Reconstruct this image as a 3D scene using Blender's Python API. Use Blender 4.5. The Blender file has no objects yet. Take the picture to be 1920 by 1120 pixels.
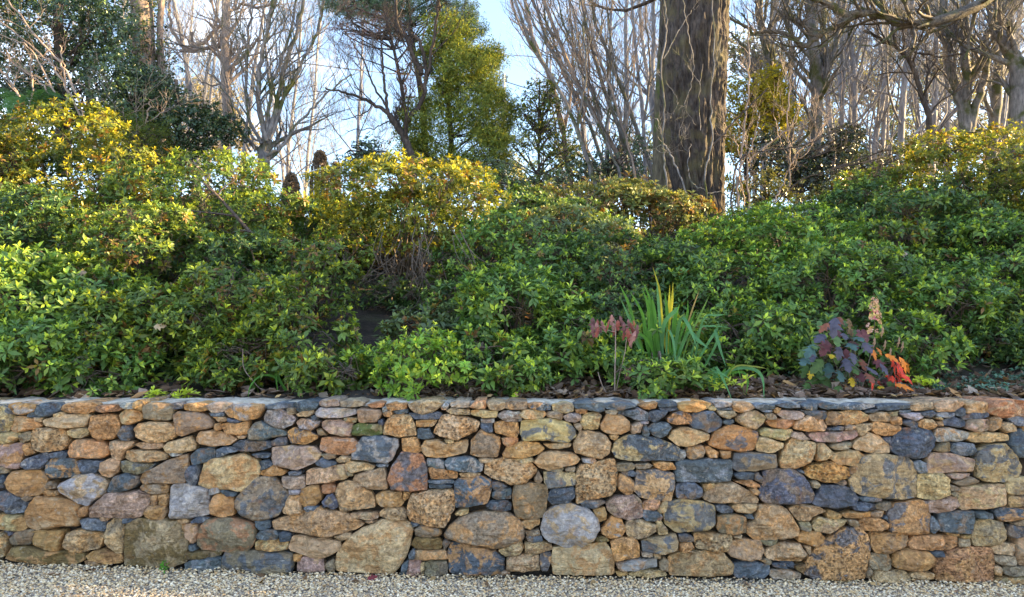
import bpy, math, random
import numpy as np
from mathutils import Vector, noise

# ---------------------------------------------------------------- camera, sky, sun, exposure
S = bpy.context.scene
COL = S.collection
EYE = 1.44
FPX = 1400.0
PITCH = math.atan(80/FPX)
cam_d = bpy.data.cameras.new('camera'); cam = bpy.data.objects.new('camera', cam_d); COL.objects.link(cam)
cam_d.sensor_width = 36.0; cam_d.lens = 36.0*FPX/1920; cam_d.clip_start = 0.1; cam_d.clip_end = 2000
cam.location = (0, 0, EYE); cam.rotation_euler = (math.pi/2+PITCH, 0, 0)
S.camera = cam
SUN_AZ, SUN_EL = math.radians(83), math.radians(21)
w = bpy.data.worlds.new('World'); S.world = w; w.use_nodes = True
nt = w.node_tree; nt.nodes.clear()
def N(nt, t, **k):
    n = nt.nodes.new(t)
    for a, b in k.items(): setattr(n, a, b)
    return n
out = N(nt, 'ShaderNodeOutputWorld'); bg = N(nt, 'ShaderNodeBackground'); bg.inputs[1].default_value = 0.075
sky = N(nt, 'ShaderNodeTexSky', sky_type='NISHITA', sun_disc=False, sun_elevation=SUN_EL, sun_rotation=SUN_AZ,
        air_density=1.1, dust_density=0.3, ozone_density=2.6)
tc = N(nt, 'ShaderNodeTexCoord')
cn = N(nt, 'ShaderNodeTexNoise'); cn.inputs['Scale'].default_value = 3.2; cn.inputs['Detail'].default_value = 7; cn.inputs['Roughness'].default_value = 0.6
cmp_ = N(nt, 'ShaderNodeMapping'); cmp_.inputs['Scale'].default_value = (1, 1, 2.2); cmp_.inputs['Location'].default_value = (0.4, 0.1, 0.3)
cr = N(nt, 'ShaderNodeMapRange'); cr.inputs[1].default_value = 0.50; cr.inputs[2].default_value = 0.68; cr.inputs[3].default_value = 0.05; cr.inputs[4].default_value = 0.6
cmx = N(nt, 'ShaderNodeMix', data_type='RGBA'); cmx.inputs[7].default_value = (9.5, 10.6, 12.5, 1)
nt.links.new(tc.outputs['Generated'], cmp_.inputs[0]); nt.links.new(cmp_.outputs[0], cn.inputs['Vector'])
nt.links.new(cn.outputs[0], cr.inputs[0]); nt.links.new(cr.outputs[0], cmx.inputs[0])
nt.links.new(sky.outputs[0], cmx.inputs[6]); nt.links.new(cmx.outputs[2], bg.inputs[0]); nt.links.new(bg.outputs[0], out.inputs[0])
sd = bpy.data.lights.new('sun', 'SUN'); sd.energy = 5.0; sd.angle = math.radians(0.5); sd.color = (1.0, 0.71, 0.33)
so = bpy.data.objects.new('sun', sd); COL.objects.link(so)
SUNV = Vector((math.sin(SUN_AZ)*math.cos(SUN_EL), math.cos(SUN_AZ)*math.cos(SUN_EL), math.sin(SUN_EL)))
so.rotation_euler = SUNV.to_track_quat('Z', 'Y').to_euler(); so.location = (20, 20, 30)
S.view_settings.view_transform = 'Standard'; S.view_settings.look = 'None'
S.view_settings.exposure = 2.72; S.view_settings.gamma = 1.0

# ---------------------------------------------------------------- helpers
rng = np.random.default_rng(7)
random.seed(7)
def P(px, py, Y):
    "point at depth Y seen at photo pixel px, py"
    u = (px-960)/FPX; v = (560-py)/FPX
    dy = math.cos(PITCH)-v*math.sin(PITCH); dz = math.sin(PITCH)+v*math.cos(PITCH)
    t = Y/dy
    return Vector((u*t, Y, EYE+dz*t))
def smst(a, b, x):
    t = np.clip((x-a)/(b-a), 0, 1); return t*t*(3-2*t)
def gz_gravel(x):
    return np.interp(x, [-6, -3.17, -1.06, 0.46, 3.17, 6], [0.13, 0.085, 0.022, -0.005, -0.035, -0.06])
def gz(x, Y):
    "height of the bank behind the wall"
    Y = np.asarray(Y, float); x = np.asarray(x, float)
    h = 1.0+0.16*(np.clip(Y, 4.6, 5.5)-4.6)+0.40*(np.clip(Y, 5.5, 10)-5.5)+0.06*(np.clip(Y, 10, 15)-10)-0.035*(np.clip(Y, 15, 60)-15)
    h = h+0.10*np.sin(x*1.3+Y*0.7)*smst(5.5, 8, Y)+0.35*smst(1.5, 5, np.abs(x-0.6))*smst(6, 9, Y)
    return h
def mesh_np(name, V, Q=None, T=None, cols=None, mat=None, parent=None, smooth=True, link=True):
    V = np.asarray(V, np.float32).reshape(-1, 3)
    me = bpy.data.meshes.new(name)
    nq = 0 if Q is None else len(Q); ntr = 0 if T is None else len(T)
    me.vertices.add(len(V)); me.vertices.foreach_set('co', V.ravel())
    me.loops.add(nq*4+ntr*3); me.polygons.add(nq+ntr)
    parts = []
    if nq: parts.append(np.asarray(Q, np.int32).ravel())
    if ntr: parts.append(np.asarray(T, np.int32).ravel())
    me.loops.foreach_set('vertex_index', np.concatenate(parts))
    st = np.concatenate([np.arange(nq)*4, nq*4+np.arange(ntr)*3]).astype(np.int32)
    me.polygons.foreach_set('loop_start', st)
    me.polygons.foreach_set('use_smooth', np.full(nq+ntr, smooth))
    me.update(calc_edges=True)
    if cols:
        for k, c in cols.items():
            a = me.color_attributes.new(k, 'FLOAT_COLOR', 'POINT')
            c = np.asarray(c, np.float32)
            if c.shape[1] == 3: c = np.hstack([c, np.ones((len(c), 1), np.float32)])
            a.data.foreach_set('color', c.ravel())
    if mat: me.materials.append(mat)
    o = bpy.data.objects.new(name, me)
    if link: COL.objects.link(o)
    if parent: o.parent = parent; o.matrix_parent_inverse = parent.matrix_basis.inverted()
    return o
def tag(o, label=None, cat=None, group=None, kind=None):
    if label: o['label'] = label
    if cat: o['category'] = cat
    if group: o['group'] = group
    if kind: o['kind'] = kind
    return o
def empty(name, loc, label, cat, group=None):
    o = bpy.data.objects.new(name, None); COL.objects.link(o); o.location = loc; o.empty_display_size = 0.1
    return tag(o, label, cat, group)
def copy_tree(o, parent=None):
    c = o.copy(); COL.objects.link(c)
    if parent: c.parent = parent
    for ch in list(o.children): copy_tree(ch, c)
    return c
def chaikin(p, n=1):
    p = np.asarray(p, float)
    for _ in range(n):
        a = p; b = np.roll(p, -1, 0)
        p = np.stack([a*.75+b*.25, a*.25+b*.75], 1).reshape(-1, 2)
    return p
def resample_closed(p, n):
    q = np.vstack([p, p[:1]]); d = np.r_[0, np.cumsum(np.linalg.norm(np.diff(q, axis=0), axis=1))]
    s = np.linspace(0, d[-1], n, endpoint=False)
    return np.stack([np.interp(s, d, q[:, k]) for k in range(q.shape[1])], 1)
def spline(pts, n):
    "smooth open curve through pts"
    pts = np.asarray(pts, float)
    if len(pts) < 3:
        t = np.linspace(0, 1, n)[:, None]; return pts[0]*(1-t)+pts[-1]*t
    p = np.vstack([2*pts[0]-pts[1], pts, 2*pts[-1]-pts[-2]]); m = len(pts)-1
    outp = []
    for s in np.linspace(0, m, n):
        i = min(int(s), m-1); t = s-i
        a, b, c, d = p[i], p[i+1], p[i+2], p[i+3]
        outp.append(0.5*((2*b)+(-a+c)*t+(2*a-5*b+4*c-d)*t*t+(-a+3*b-3*c+d)*t**3))
    return np.array(outp)
def tubes(lines, sides=None):
    "lines: list of (pts n x 3, radii n) -> V, Q"
    Vs, Qs, off = [], [], 0
    for pts, rad in lines:
        n = len(pts); r0 = rad[0]
        k = sides or (12 if r0 > .1 else 8 if r0 > .03 else 5 if r0 > .010 else 3)
        tan = np.gradient(pts, axis=0); tan /= np.linalg.norm(tan, axis=1)[:, None]+1e-9
        ref = np.array([0, 0, 1.]) if abs(tan[0][2]) < .8 else np.array([1., 0, 0])
        a = np.cross(tan, ref); a /= np.linalg.norm(a, axis=1)[:, None]+1e-9
        b = np.cross(tan, a)
        th = np.arange(k)*2*math.pi/k
        ring = pts[:, None, :]+np.asarray(rad)[:, None, None]*(np.cos(th)[None, :, None]*a[:, None, :]+np.sin(th)[None, :, None]*b[:, None, :])
        Vs.append(ring.reshape(-1, 3))
        i = np.arange(n-1)[:, None]*k; j = np.arange(k)[None, :]; j2 = (j+1) % k
        Qs.append(np.stack([i+j, i+j2, i+k+j2, i+k+j], -1).reshape(-1, 4)+off); off += n*k
    return np.vstack(Vs), np.vstack(Qs)
def unit(v):
    v = np.asarray(v, float); return v/(np.linalg.norm(v)+1e-9)
def grow(lines, p, d, L, r, lvl, R, nch=(3, 5), up=.25, wig=.16, ang=(.4, .9), ratio=.62, seg=5, rr=.5, taper=.45):
    d = unit(d); pts = [np.array(p, float)]
    for i in range(seg):
        d = unit(d+R.normal(0, wig, 3)+np.array([0, 0, up*.25]))
        pts.append(pts[-1]+d*L/seg)
    pts = np.array(pts); rad = r*np.linspace(1, taper, seg+1)
    lines.append((pts, rad))
    if lvl <= 0: return
    for c in range(R.integers(nch[0], nch[1]+1)):
        t = R.uniform(.25, 1.0)*seg; i = min(int(t), seg-1); q = pts[i]+(pts[i+1]-pts[i])*(t-i)
        dd = unit(pts[i+1]-pts[i]); perp = unit(np.cross(dd, R.normal(0, 1, 3)))
        a = R.uniform(*ang)
        grow(lines, q, dd*math.cos(a)+perp*math.sin(a)+np.array([0, 0, up]), L*ratio*R.uniform(.7, 1.15), max(r*rr*(1-t/seg*.4), .0016), lvl-1, R, nch, up, wig, ang, ratio, max(3, seg-1), rr, taper)

# ---- materials
def mat(name):
    m = bpy.data.materials.new(name); m.use_nodes = True; n = m.node_tree; n.nodes.clear()
    o = N(n, 'ShaderNodeOutputMaterial'); return m, n, o
def bump(n, h, strength, dist=.01):
    b = N(n, 'ShaderNodeBump'); b.inputs['Strength'].default_value = strength; b.inputs['Distance'].default_value = dist
    n.links.new(h, b.inputs['Height']); return b.outputs[0]
def noise_n(n, scale, detail=5, rough=.6, vec=None, dist=0):
    t = N(n, 'ShaderNodeTexNoise'); t.inputs['Scale'].default_value = scale; t.inputs['Detail'].default_value = detail
    t.inputs['Roughness'].default_value = rough; t.inputs['Distortion'].default_value = dist
    if vec is not None: n.links.new(vec, t.inputs['Vector'])
    return t
def rampn(n, fac, stops):
    r = N(n, 'ShaderNodeValToRGB'); e = r.color_ramp.elements
    while len(e) < len(stops): e.new(.5)
    for i, (p, c) in enumerate(stops): e[i].position = p; e[i].color = (*c, 1) if len(c) == 3 else c
    n.links.new(fac, r.inputs[0]); return r.outputs[0]
def math_n(n, op, a, b=None, clamp=False):
    m = N(n, 'ShaderNodeMath', operation=op); m.use_clamp = clamp
    for i, x in enumerate((a, b)):
        if x is None: continue
        if isinstance(x, (int, float)): m.inputs[i].default_value = x
        else: n.links.new(x, m.inputs[i])
    return m.outputs[0]
def mixc(n, f, a, b, bt='MIX'):
    m = N(n, 'ShaderNodeMix', data_type='RGBA', blend_type=bt)
    for i, x in ((0, f), (6, a), (7, b)):
        if isinstance(x, (int, float)): m.inputs[i].default_value = x
        elif isinstance(x, tuple): m.inputs[i].default_value = (*x, 1)
        else: n.links.new(x, m.inputs[i])
    return m.outputs[2]
def leaf_mat(name, trans=.35, rough=.45, spec=.35, attr='Col', nscale=9):
    m, n, o = mat(name)
    a = N(n, 'ShaderNodeAttribute', attribute_name=attr)
    g = N(n, 'ShaderNodeNewGeometry')
    nz = noise_n(n, nscale, 3, .5, g.outputs['Position'])
    c = mixc(n, .55, a.outputs[0], rampn(n, nz.outputs[0], [(.3, (.55, .55, .55)), (.7, (1.45, 1.4, 1.3))]), 'MULTIPLY')
    p = N(n, 'ShaderNodeBsdfPrincipled'); p.inputs['Roughness'].default_value = rough; p.inputs['Specular IOR Level'].default_value = spec
    n.links.new(c, p.inputs['Base Color'])
    t = N(n, 'ShaderNodeBsdfTranslucent'); n.links.new(mixc(n, .6, c, (1.5, 1.35, .5), 'MULTIPLY'), t.inputs[0])
    mx = N(n, 'ShaderNodeMixShader'); mx.inputs[0].default_value = trans
    n.links.new(p.outputs[0], mx.inputs[1]); n.links.new(t.outputs[0], mx.inputs[2]); n.links.new(mx.outputs[0], o.inputs[0])
    return m
def bark_mat(name, ca, cb, scale=30, zs=.25, bs=.5, moss=None, bd=.01):
    m, n, o = mat(name)
    g = N(n, 'ShaderNodeNewGeometry'); mp = N(n, 'ShaderNodeMapping'); mp.inputs['Scale'].default_value = (1, 1, zs)
    n.links.new(g.outputs['Position'], mp.inputs[0])
    nz = noise_n(n, scale, 6, .65, mp.outputs[0]); big = noise_n(n, 2.2, 3, .5, g.outputs['Position'])
    c = rampn(n, nz.outputs[0], [(.32, ca), (.68, cb)])
    c = mixc(n, .6, c, rampn(n, big.outputs[0], [(.35, (.6, .6, .6)), (.65, (1.3, 1.25, 1.2))]), 'MULTIPLY')
    if moss:
        b2 = noise_n(n, 3.5, 5, .6, g.outputs['Position'])
        c = mixc(n, rampn(n, b2.outputs[0], [(.5, (0, 0, 0)), (.62, (1, 1, 1))]), c, moss)
    p = N(n, 'ShaderNodeBsdfPrincipled'); p.inputs['Roughness'].default_value = .85; p.inputs['Specular IOR Level'].default_value = .2
    n.links.new(c, p.inputs['Base Color']); n.links.new(bump(n, nz.outputs[0], bs, bd), p.inputs['Normal']); n.links.new(p.outputs[0], o.inputs[0])
    return m
M = {}
M['leaf'] = leaf_mat('azalea_leaf', .33, .42, .4)
M['gloss'] = leaf_mat('glossy_leaf', .2, .28, .55)
M['soft'] = leaf_mat('soft_leaf', .45, .6, .2)
M['dry'] = leaf_mat('dry_leaf', .25, .8, .1)
M['twig'] = bark_mat('twig_bark', (.06, .048, .04), (.19, .155, .13), 60)
M['pale'] = bark_mat('pale_bark', (.15, .115, .10), (.37, .30, .26), 45)
M['grey'] = bark_mat('grey_bark', (.085, .082, .088), (.26, .245, .245), 28, moss=(.07, .08, .03))
M['dark'] = bark_mat('dark_bark', (.03, .025, .025), (.11, .09, .08), 30)
M['far'] = bark_mat('far_bark', (.14, .14, .16), (.34, .335, .36), 20)
# outlines of the wall stones: offset column, then colour code and corner points of each stone
STONES = {
0: '''yb 0,60 35,75 70,110 65,160 45,215 0,218 -20,215 -20,60
ow 40,60 75,50 140,52 200,60 185,100 120,125 70,110 40,85
b 150,130 180,70 240,52 320,55 343,70 335,100 295,130 200,135
o 345,90 365,60 430,45 520,45 555,60 545,95 500,112 400,110
r 550,75 580,62 680,65 705,80 690,95 620,108 560,100
w 690,60 720,48 790,52 770,85 720,88
o 768,50 800,35 840,42 838,80 820,100 775,80
go 830,70 870,48 980,60 1010,80 990,150 900,155 830,140
t 315,112 360,103 380,120 350,130 315,130
t 240,160 260,145 380,118 510,118 512,150 490,190 350,198 260,185
ot 60,180 75,130 110,127 200,150 232,185 200,198 130,215 75,222 60,205
o 525,125 600,112 660,125 695,170 690,215 650,260 570,270 525,245 512,200
to 690,120 740,85 800,95 825,130 790,165 740,180 700,155
b 680,240 710,185 740,175 765,200 765,250 740,275 700,262
to 775,200 800,170 880,160 980,170 1022,200 1000,245 960,280 850,278 790,250
t 0,225 60,222 118,228 105,255 60,280 0,292 -30,280 -30,230
g 110,240 150,218 175,222 170,265 130,283 110,280
toP 175,240 190,205 250,195 350,200 380,240 385,290 350,325 230,340 190,320 170,270
t 385,215 400,205 480,198 505,205 505,235 470,255 410,250 385,235
po -20,300 60,285 125,285 125,340 95,435 40,430 0,420 -20,415
o 132,290 160,282 178,310 188,345 150,360 135,355
o 395,300 430,270 490,262 590,278 625,310 625,350 590,375 470,372 400,370 385,340
tg 630,280 660,268 770,280 755,310 720,330 690,390 650,370 635,320
t 775,295 810,283 940,290 945,305 920,322 820,315
t 945,310 975,280 1100,245 1140,290 1130,325 1050,345 970,345
bw 115,400 150,375 255,342 275,360 265,400 230,435 150,438 115,420
b 280,345 350,335 380,345 370,370 330,372 290,370
bo 262,410 300,375 430,378 450,420 455,465 420,482 300,490 265,450
b 440,395 470,383 570,388 578,415 550,455 490,462 455,445
t 580,400 640,372 690,395 675,455 640,480 590,478 575,440
to 735,330 800,325 900,330 970,355 960,380 880,400 760,390 725,370
gb 700,390 760,395 860,405 895,410 860,445 790,467 720,455 700,430
w 975,345 1000,342 1060,350 1040,362 985,362
g 810,500 830,460 960,390 1085,348 1092,400 1075,520 960,520 825,523
g -10,425 30,425 52,445 40,462 -10,462
b -10,475 15,475 30,500 15,545 -10,548
o 25,510 60,450 110,447 230,448 275,490 245,560 220,590 120,600 60,570 35,545
g 250,540 285,505 325,525 328,550 250,558
o 245,570 270,562 320,565 320,590 255,597
wt 335,540 345,520 440,475 520,462 600,495 625,520 590,590 500,650 440,635 370,590 335,570
b 615,570 650,490 720,462 800,480 803,520 770,550 690,570
g 812,545 830,525 960,525 975,540 970,575 900,580 820,562
b -20,572 50,580 110,600 148,640 130,690 60,700 20,680 -20,665
g 125,605 150,598 175,610 150,622
o 135,690 160,640 200,600 300,598 380,615 450,650 455,720 450,770 330,775 210,795 160,775 140,740
o 458,665 500,658 510,690 500,715 458,715
p 512,670 610,580 800,565 865,590 860,640 810,720 720,725 512,720
o 870,590 920,585 918,610 905,648 868,645
to 925,585 970,585 980,600 975,650 950,665 922,640
o 830,690 860,652 950,655 970,690 950,730 880,728 840,715
t -20,700 80,705 125,710 148,780 110,803 -20,790
b 10,800 60,798 110,805 60,825
b 465,735 500,725 560,730 612,745 610,800 530,798 475,785
t 565,722 600,715 635,718 620,740 580,738
tg 650,730 710,728 718,770 705,930 670,930 615,870 610,810 625,760
b 712,725 750,722 775,735 745,750 718,750
k 722,780 745,745 800,728 950,728 1040,740 1075,790 1090,850 1080,980 990,1015 860,1010 720,1000 718,900
g 50,840 90,805 180,793 190,800 170,880 90,883 55,870
o 185,800 340,797 362,800 345,870 340,915 270,910 180,880
t 360,870 385,810 440,792 600,812 602,830 570,900 500,920 430,925 365,895
t -20,805 15,810 38,850 30,910 10,950 -20,955
ko 25,960 60,895 130,885 250,912 480,925 485,970 430,995 340,1003 200,985 70,978
o 492,945 540,915 600,910 700,935 705,985 620,990 510,972
t 485,975 560,980 620,990 610,1005 490,998
t 185,135 235,138 232,160 205,158''',
320: '''b 0,52 40,50 65,62 60,82 20,85 0,75
o 75,58 130,52 185,60 205,85 190,98 90,95 75,85
p 205,62 260,50 330,55 325,80 290,105 235,105 210,85
ow 315,80 350,62 430,55 520,60 535,90 500,140 430,155 330,130 308,100
b 545,65 600,55 700,52 712,75 690,82 600,85 560,88
b 715,50 780,40 860,45 850,85 770,105 735,102 720,75
g 675,85 725,82 725,110 690,115
t 728,115 780,95 830,92 832,110 800,128 740,128
pg 865,45 890,30 970,32 980,68 900,72 868,68
g 983,38 1080,35 1125,50 1120,65 1050,78 990,72
w 838,110 870,78 1000,80 1075,88 1080,115 1000,138 900,138 850,130
go 5,120 40,102 140,100 215,130 245,170 240,195 140,215 60,245 30,235 15,180
b 215,110 300,108 300,128 240,130
t 240,132 300,130 325,145 320,160 280,160
b 325,138 400,150 400,165 350,167 325,155
to -10,180 10,172 25,200 28,240 0,262 -20,250
o 250,175 285,165 290,205 260,213 250,195
o 290,175 350,168 448,158 445,230 400,240 320,230 300,200
bg 450,215 490,160 520,155 620,200 670,225 670,240 580,255 520,272 450,262
w 541,130 560,92 640,85 700,120 725,145 700,180 650,200 590,190 540,160
w 735,165 755,142 830,145 865,160 850,190 810,215 750,200
b 805,128 850,122 862,145 830,152
p 878,165 900,150 960,150 1060,165 1050,220 1046,245 990,245 920,225 880,190
ob 683,215 720,195 800,210 850,240 850,262 790,290 700,285 683,250
g 850,205 880,200 905,240 860,235
rp 865,300 880,255 960,250 1060,258 1090,285 1075,335 1020,355 930,350 870,325
to 148,250 165,218 240,212 330,228 385,265 340,295 240,305 170,290 148,270
b 360,295 400,268 500,272 570,275 580,310 510,330 400,335 360,318
b 578,275 620,255 670,252 670,298 590,300
t 385,242 440,242 430,258 395,258
b 110,360 150,322 240,305 255,340 250,380 200,402 120,412
b 258,325 310,308 355,310 380,335 330,345 290,370 262,370
b 465,350 520,340 580,345 575,370 500,372
to 180,430 195,395 240,375 330,360 420,345 500,385 515,430 510,480 450,530 400,570 340,555 210,548 155,530 165,480
b 85,440 100,420 150,418 155,450 140,530 110,535 90,500
pt 588,310 700,302 830,305 875,350 830,405 730,443 600,415 588,370
b 515,395 560,385 600,410 590,415 540,440 515,445
o 515,465 560,412 600,415 675,455 650,475 530,475
b 680,455 720,445 760,455 750,472 690,472
b 840,400 880,370 960,395 960,410 900,425 850,415
g 875,350 950,352 960,372 900,372
t 960,380 1000,360 1048,365 1040,390 980,402
t 790,450 810,438 1010,408 1025,440 1022,490 920,515 790,528
p 645,480 775,478 777,545 740,552 660,550 648,530
w 688,560 755,560 750,585 690,582
gb 370,620 385,590 500,490 580,480 650,540 690,580 660,650 620,710 560,735 480,738 400,710 372,660
o 225,640 250,590 290,583 345,600 362,640 360,710 280,718 225,700
w 215,560 270,548 278,575 240,588 215,585
b 285,565 330,558 385,572 370,600 310,590
to 650,680 690,590 745,590 750,640 765,690 700,705 655,695
o 755,560 800,540 860,528 885,570 880,610 840,650 770,655 750,610
r 880,530 920,520 960,540 950,572 900,580 885,560
bg 880,630 910,590 945,580 975,650 950,672 900,655
b 770,660 800,648 850,655 900,665 860,680 790,690
to 590,740 700,705 860,662 900,670 1020,695 1100,740 1126,760 1080,790 900,838 700,800 600,790
t 35,735 80,728 115,742 60,755 30,750
b 118,740 150,722 215,725 180,748 130,748
to 50,760 150,750 155,790 130,870 95,840 70,790
gr 148,810 165,765 200,735 300,722 420,735 480,760 492,800 480,870 440,915 380,930 290,915 180,910 148,880
b 100,880 140,880 150,910 110,915
b 492,740 570,738 577,780 510,792 492,765
b 490,830 520,792 600,795 628,820 620,850 500,850
b 630,812 660,805 700,820 690,855 640,858
oy 490,860 560,848 680,855 680,905 600,915 490,912
t 690,880 710,830 800,835 920,845 985,865 980,910 920,950 850,965 700,915 685,900
t 950,835 1020,812 1046,815 1046,840 990,858
k 80,925 150,918 295,918 285,940 200,960 90,968
b 75,990 120,968 230,955 290,955 285,1020 200,1030 80,1025
gb 295,960 320,920 480,918 650,920 700,935 718,985 700,1040 560,1045 420,1035 290,1022
o 712,940 760,940 750,970 720,965
pt 735,980 770,952 880,965 895,1000 895,1038 735,1035
g 900,985 950,962 955,1000 950,1045 920,1040
w -10,640 0,528 70,524 200,548 220,560 220,700 180,712 90,725 -10,728''',
640: '''r 145,60 200,46 250,50 240,78 180,80
o 262,60 310,50 378,55 375,85 290,95 265,88
t 385,60 450,38 560,35 600,50 575,75 520,110 480,115 420,105 390,75
w 580,65 610,50 628,60 610,90 585,88
p 630,50 680,40 745,42 740,75 640,78
o 740,75 790,35 838,38 840,80 800,88
t 845,50 880,40 955,45 955,80 920,98 860,90
go 950,50 1000,40 1085,45 1080,90 1030,92 960,85
g 88,90 110,80 230,88 238,110 200,160 100,165
o 245,112 280,98 300,110 285,130 250,130
w 238,75 260,70 265,95 240,105
b 300,95 380,88 385,110 350,115 305,110
b 390,110 500,115 560,100 585,115 570,145 430,145
t 610,95 640,80 750,88 752,120 640,115
t 756,95 800,90 910,100 905,135 820,138 760,118
w 910,125 950,98 1050,98 1052,155 960,158
g 10,140 50,132 95,140 85,165 20,160
to 250,165 290,125 350,112 400,125 430,180 438,240 330,248 245,235
m 60,180 100,170 230,178 235,230 180,242 60,238
b 215,150 240,140 252,170 235,185 215,175
o 435,155 490,145 558,150 530,190 440,188
b 445,200 510,195 540,250 500,262 445,258
toP 540,200 590,125 630,115 780,150 808,165 790,210 680,265 600,255 535,225
w 815,145 890,145 890,165 820,165
b 815,170 880,172 885,220 850,220 815,195
o 890,165 930,158 1030,165 1035,225 1015,255 940,235 895,225
bw 55,350 120,250 240,242 325,262 330,310 290,380 260,408 150,390 60,380
o 352,258 440,250 465,330 440,340 355,330
t 470,300 490,265 560,265 610,290 735,265 740,300 730,340 600,370 500,362 468,335
t 600,265 650,265 655,285 610,285
go 755,270 820,202 925,250 928,290 910,365 830,372 755,350
o 935,255 1000,250 1028,260 1025,290 970,303 940,285
o 940,350 970,310 1050,280 1150,285 1185,318 1145,350 1050,375 945,375
t 20,410 40,390 130,400 190,420 170,440 60,458 25,445
b 200,410 260,410 265,425 210,425
t 60,505 80,470 245,428 260,480 265,555 180,555 100,530
t -30,410 10,415 35,490 10,505 -30,500
g 30,455 65,455 65,475 35,475
rb 265,500 290,430 345,338 470,348 495,430 500,560 400,568 290,560
bw 500,378 560,375 600,395 598,435 560,438 505,420
bw 600,400 620,375 760,365 828,410 815,450 770,458 620,440
o 505,430 530,422 675,455 678,490 520,495
t 690,465 750,458 810,465 790,485 700,482
t 805,380 890,375 880,398 820,400
b 505,505 600,497 655,505 650,522 510,518
b 510,530 560,520 645,532 640,548 515,548
toP 840,410 880,385 960,378 1100,395 1145,440 1120,480 1060,525 990,530 880,490 838,460
bo 658,510 690,492 800,480 870,500 875,560 855,640 730,660 668,665 660,600
b 875,510 920,515 970,540 890,560 878,545
b 881,575 930,550 990,555 990,610 910,615 880,600
o 200,590 240,570 350,572 358,640 340,655 230,658 200,630
o 362,572 400,572 395,600 370,622 362,610
toP 385,650 410,585 500,565 640,555 658,575 655,680 600,780 520,770 400,740 385,700
b 842,650 870,625 960,618 993,640 985,675 940,683 850,668
t 50,700 100,692 210,695 212,720 170,738 70,722
tP 220,690 260,662 350,665 380,680 375,735 300,735 225,715
t 135,745 180,738 215,742 160,758
t 659,700 690,675 740,670 735,700 670,710
go 600,820 620,780 700,710 850,685 950,685 1040,730 1070,790 1065,850 990,885 900,900 780,880 680,862 605,840
g 425,790 470,768 570,785 585,815 570,830 430,830
b 405,752 440,755 450,770 410,772
k 408,880 430,835 570,838 590,870 580,905 430,900
b 592,870 610,852 638,865 600,910
o 430,915 500,910 605,912 622,965 430,968
b 392,940 420,908 430,930 420,960 400,965
p 395,970 460,975 465,1055 430,1065 375,1062
t 462,990 482,985 480,1050 465,1050
g 485,990 520,975 615,978 618,1050 560,1058 482,1055
bo 622,920 640,870 740,875 900,920 950,965 950,1025 920,1058 680,1058 630,1040
t 915,915 1000,880 1050,865 1062,900 1040,935 960,948
p 915,1045 950,1030 985,1040 970,1058 920,1058
tg -38,580 -20,520 40,508 100,520 165,570 190,610 195,660 120,668 40,685 -10,682
to -40,1000 -30,930 40,830 220,735 330,735 400,755 418,790 400,880 370,970 300,1055 100,1040 -30,1035
b 340,1055 355,1000 390,970 380,1055''',
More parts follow.
